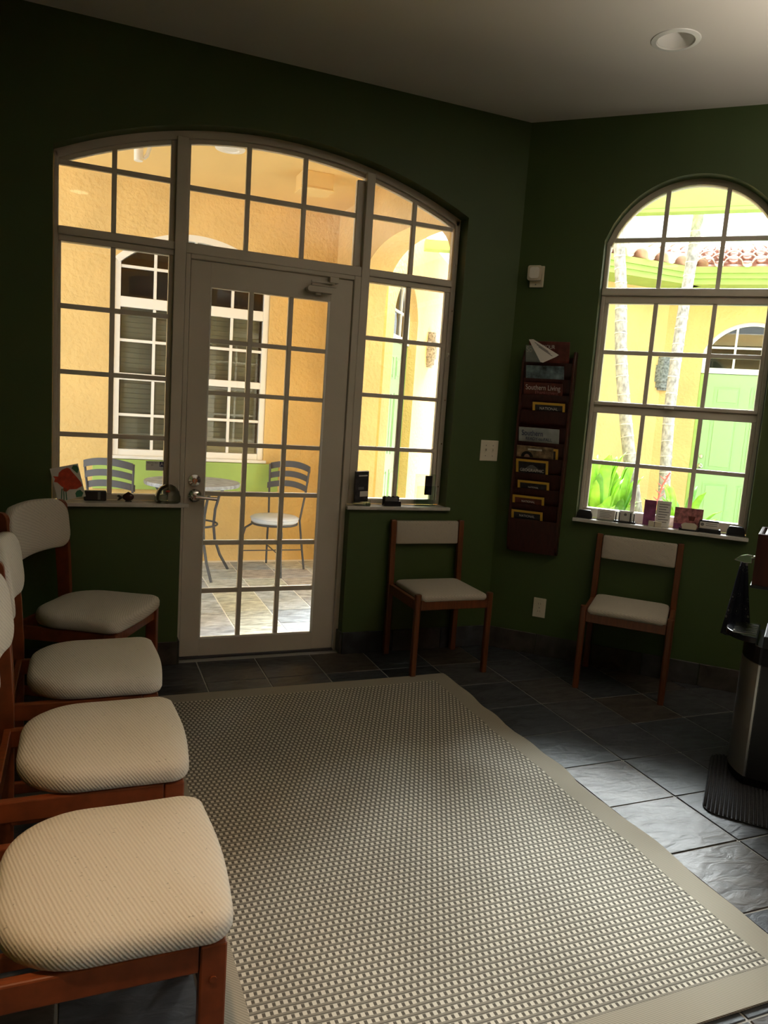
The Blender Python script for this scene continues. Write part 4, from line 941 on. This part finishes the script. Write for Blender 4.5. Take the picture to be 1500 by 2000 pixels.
# eaves: green fascia boards and clay barrel tiles
def eave(name, rname, label, rlabel, loc, rz, x0, x1, kx0):
    e = E(name, loc, rz); ST(e, label, 'trim')
    def trap(z0, z1, y0, y1, m, nm):
        bm = bmesh.new()
        a = [(x0-kx0*-y0*1, y0), (x1, y0), (x1, y1), (x0-kx0*-y1, y1)]
        prism(bm, a, z0, z1, 'xy'); fin(nm, bm, m, e)
    trap(2.985, 3.045, -.46, .05, 'lime', 'soffit_board'); trap(3.045, 3.1, -.49, -.44, 'lime', 'fascia_board'); trap(3.1, 3.165, -.52, -.44, 'lime', 'fascia_board')
    r = E(rname, loc, rz); ST(r, rlabel, 'roof')
    bm = bmesh.new(); sl = math.tan(R(17))
    v = [bm.verts.new(p) for p in ((x0-kx0*.5, -.5, 3.165), (x1, -.5, 3.165), (x1, 2.2, 3.165+2.7*sl), (x0+kx0*2.2, 2.2, 3.165+2.7*sl))]; bm.faces.new(v); fin('roof_deck', bm, 'tile', r)
    # one barrel tile
    bm = bmesh.new(); n = 10; g = []
    for yy, zz, k in ((0, 0, 1), (.4, 0, .9)):
        g.append([bm.verts.new((-.1*math.cos(math.pi*i/n)*k, yy, zz+.085*math.sin(math.pi*i/n)*k)) for i in range(n+1)] + [bm.verts.new((.1*k+.09*j/3, yy, zz+.0-.02*math.sin(math.pi*j/3))) for j in (1, 2, 3)])
    g2 = []
    for row in g: g2.append([bm.verts.new((q.co.x, q.co.y, q.co.z-.018)) for q in row])
    for A_, B_ in ((g[0], g[1]), (g2[0], g2[1])):
        for i in range(len(A_)-1): bm.faces.new((A_[i], A_[i+1], B_[i+1], B_[i]))
    for k in (0, 1):
        for i in range(len(g[0])-1): bm.faces.new((g[k][i], g[k][i+1], g2[k][i+1], g2[k][i]))
    t0 = fin('roof_tile', bm, 'tile', r, smooth=True); used = False
    for row in range(6):
        y = -.56+.34*row; z = 3.175+.34*sl*row
        x = x0-kx0*(-y)+.12
        while x < x1:
            o = t0 if not used else t0.copy()
            if used: COL.objects.link(o)
            used = True; o.location = (x, y, z+.012); o.rotation_euler = (R(13), 0, 0); x += .285
k225 = math.tan(R(22.5))
eave('trim_5', 'roof_facing', 'lime green fascia of the facing courtyard roof', 'clay tile roof facing the angled window', (6.585, 7.398, 0), W7, 0, 3.6, -k225*-1 if False else k225*-1)
eave('trim_6', 'roof_back', 'lime green fascia along the back of the courtyard', 'clay tile roof at the back of the courtyard', (6.585-2.8, 7.398, 0), 0, 0, 2.8-.0, 0)
# own eave over the angled window and a lime beam across the courtyard
ev = PR('trim_7', [(-.3, .2), (2.6, .2), (2.6, .78), (-.3, .78)], 2.84, 2.9, 'stucco_smooth', plane='xy'); ev.location = (XC, D, 0); ev.rotation_euler = (0, 0, R(-45)); ST(ev, 'yellow soffit of the roof above the angled window', 'trim')
bmn = E('trim_8', (XC, D, 0), R(-45)); ST(bmn, 'lime green beam crossing high over the courtyard', 'trim')
B('beam', (-.3, 3.0, 3.28), (5.2, 3.12, 3.6), 'lime', bmn, .01); B('beam_moulding', (-.3, 2.98, 3.25), (5.2, 3.1, 3.28), 'lime', bmn, .004); B('post', (5.0, 2.98, -.1), (5.18, 3.14, 3.25), 'lime', bmn); B('post', (-.3, 2.98, -.1), (-.14, 3.14, 3.25), 'stucco', bmn)
gb = E('trim_9', (2.546, 5.711, 0), R(-20)); B('beam', (0, -.06, 2.645), (1.1, .06, 2.72), 'lime', gb, .004); B('post', (.98, -.06, -.1), (1.1, .06, 2.645), 'lime', gb); ST(gb, 'green beam end seen through the arcade arch', 'trim')
# ------------------------------------------------------------------ courtyard planting
sb = PR('floor_planting_bed', [(3.2, 4.45), (4.6, 3.3), (6.4, 5.2), (5.0, 6.5)], -.1, .02, 'soil', plane='xy'); ST(sb, 'planting bed outside the angled window', 'ground')
def palm(label, pts, r0, r1):
    t = E('palm_tree', (pts[0][0], pts[0][1], 0)); tag(t, label, 'palm tree', 'palm trunks in the courtyard')
    P = [Vector(p)-Vector((pts[0][0], pts[0][1], 0)) for p in pts]
    # catmull-rom refine
    S = []
    for i in range(len(P)-1):
        a, b, c, d = P[max(0, i-1)], P[i], P[i+1], P[min(len(P)-1, i+2)]
        for k in range(8):
            u = k/8; S.append(.5*((2*b)+(c-a)*u+(2*a-5*b+4*c-d)*u*u+(3*b-a-3*c+d)*u**3))
    S.append(P[-1]); rr = [r0+(r1-r0)*i/(len(S)-1) for i in range(len(S))]
    bm = bmesh.new(); tube(bm, S, rr, 14); fin('trunk', bm, 'trunk', t, smooth=True)
    tot = 0; nxt = .12
    for i in range(len(S)-1):
        L_ = (S[i+1]-S[i]).length
        while tot+L_ > nxt:
            f = (nxt-tot)/L_; p = S[i].lerp(S[i+1], f); d = (S[i+1]-S[i]).normalized(); tilt_ = Vector((random.uniform(-.08, .08), random.uniform(-.08, .08), 0))
            bm = bmesh.new(); tube(bm, [p-(d+tilt_)*.006, p+(d+tilt_)*.006], rr[i]*1.05, 14); fin('leaf_scar_ring', bm, 'ring', t, smooth=True)
            nxt += random.uniform(.1, .17)
        tot += L_
    # crown of fronds, above the view
    top = S[-1]
    for k in range(9):
        a = k*2*math.pi/9; c, s = math.cos(a), math.sin(a); bm = bmesh.new(); pr = None
        for i in range(9):
            f = i/8; p = top+Vector((c*.78*f, s*.78*f, .7*math.sin(f*2.4)-.3*f)); wv = .16*math.sin(math.pi*min(1, f*.9+.1)); q = [bm.verts.new(p+Vector((-s, c, 0))*wv+Vector((0, 0, -.06))), bm.verts.new(p), bm.verts.new(p-Vector((-s, c, 0))*wv+Vector((0, 0, -.06)))]
            if pr: bm.faces.new((pr[0], pr[1], q[1], q[0])); bm.faces.new((pr[1], pr[2], q[2], q[1]))
            pr = q
        fin('frond', bm, 'leafd', t)
palm('pale ringed palm trunk, left one behind the angled window', [(4.62, 5.1, 0), (4.575, 5.17, .4), (4.534, 5.231, .684), (4.465, 5.352, 1.28), (4.409, 5.478, 1.943), (4.402, 5.578, 2.566), (4.376, 5.671, 3.098), (4.36, 5.72, 3.7), (4.35, 5.74, 4.4)], .062, .042)
palm('mottled leaning palm trunk, right one behind the angled window', [(4.90, 5.2, 0), (4.905, 5.25, .4), (4.915, 5.309, .795), (4.955, 5.407, 1.532), (5.034, 5.483, 2.225), (5.131, 5.551, 2.92), (5.203, 5.604, 3.453), (5.29, 5.66, 4.2), (5.42, 5.74, 6.2)], .054, .045)
def bromeliad(label, loc, n, h, spread, wl_, seed, m='leaf'):
    rnd = random.Random(seed); t = E('strap_leaf_plant', loc); tag(t, label, 'plant', 'plants under the palms')
    for k in range(n):
        a = rnd.uniform(0, 2*math.pi); c, s = math.cos(a), math.sin(a); hh = h*rnd.uniform(.65, 1.05); sp = spread*rnd.uniform(.4, 1.1); w_ = wl_*rnd.uniform(.7, 1.2)
        bm = bmesh.new(); pr = None; N = 8
        for i in range(N+1):
            f = i/N; p = Vector((c*(sp*f**1.6+.02), s*(sp*f**1.6+.02), hh*(f-.28*f**3)*1.25)); ww = w_*(math.sin(math.pi*(f*.86+.1)))**.7*(1 if f < .99 else .05)
            side = Vector((-s, c, 0))*ww; q = [bm.verts.new(p+side), bm.verts.new(p-Vector((c, s, 0))*ww*.35), bm.verts.new(p-side)]
            if pr: bm.faces.new((pr[0], pr[1], q[1], q[0])); bm.faces.new((pr[1], pr[2], q[2], q[1]))
            pr = q
        o = fin('leaf', bm, m if rnd.random() < .75 else 'leafd', t, smooth=True); sm = o.modifiers.new('thickness', 'SOLIDIFY'); sm.thickness = .003
    return t
bromeliad('tall bright green strap-leaf plant at the left of the angled window', (3.86, 4.90, 0.02), 30, 1.22, .22, .05, 3)
bromeliad('bright green strap-leaf plant left of the first palm trunk', (4.22, 5.12, 0.02), 24, 1.15, .22, .045, 5)
bromeliad('low green strap-leaf plant between the palm trunks', (4.62, 4.78, 0.02), 22, .95, .36, .045, 8)
bromeliad('dark green leafy plant behind the palms', (4.2, 5.75, 0.02), 16, .9, .4, .05, 11, 'leafd')
fs = E('flower_spike', (4.27, 4.72, 0.02)); tag(fs, 'coral red flower spike between the palm trunks', 'flower')
T('stalk', [(0, 0, 0), (.0, 0, .6), (.05, -.03, .9), (.09, -.05, 1.0)], .006, 'flower', fs, 6)
for i in range(12):
    z = .66+.028*i; u = (z-.6)/.4; T('bract', [(.07*u, -.04*u, z), (.07*u+(.05 if i % 2 else -.05), -.04*u, z+.03)], [.006, .002], 'flower', fs, 5)
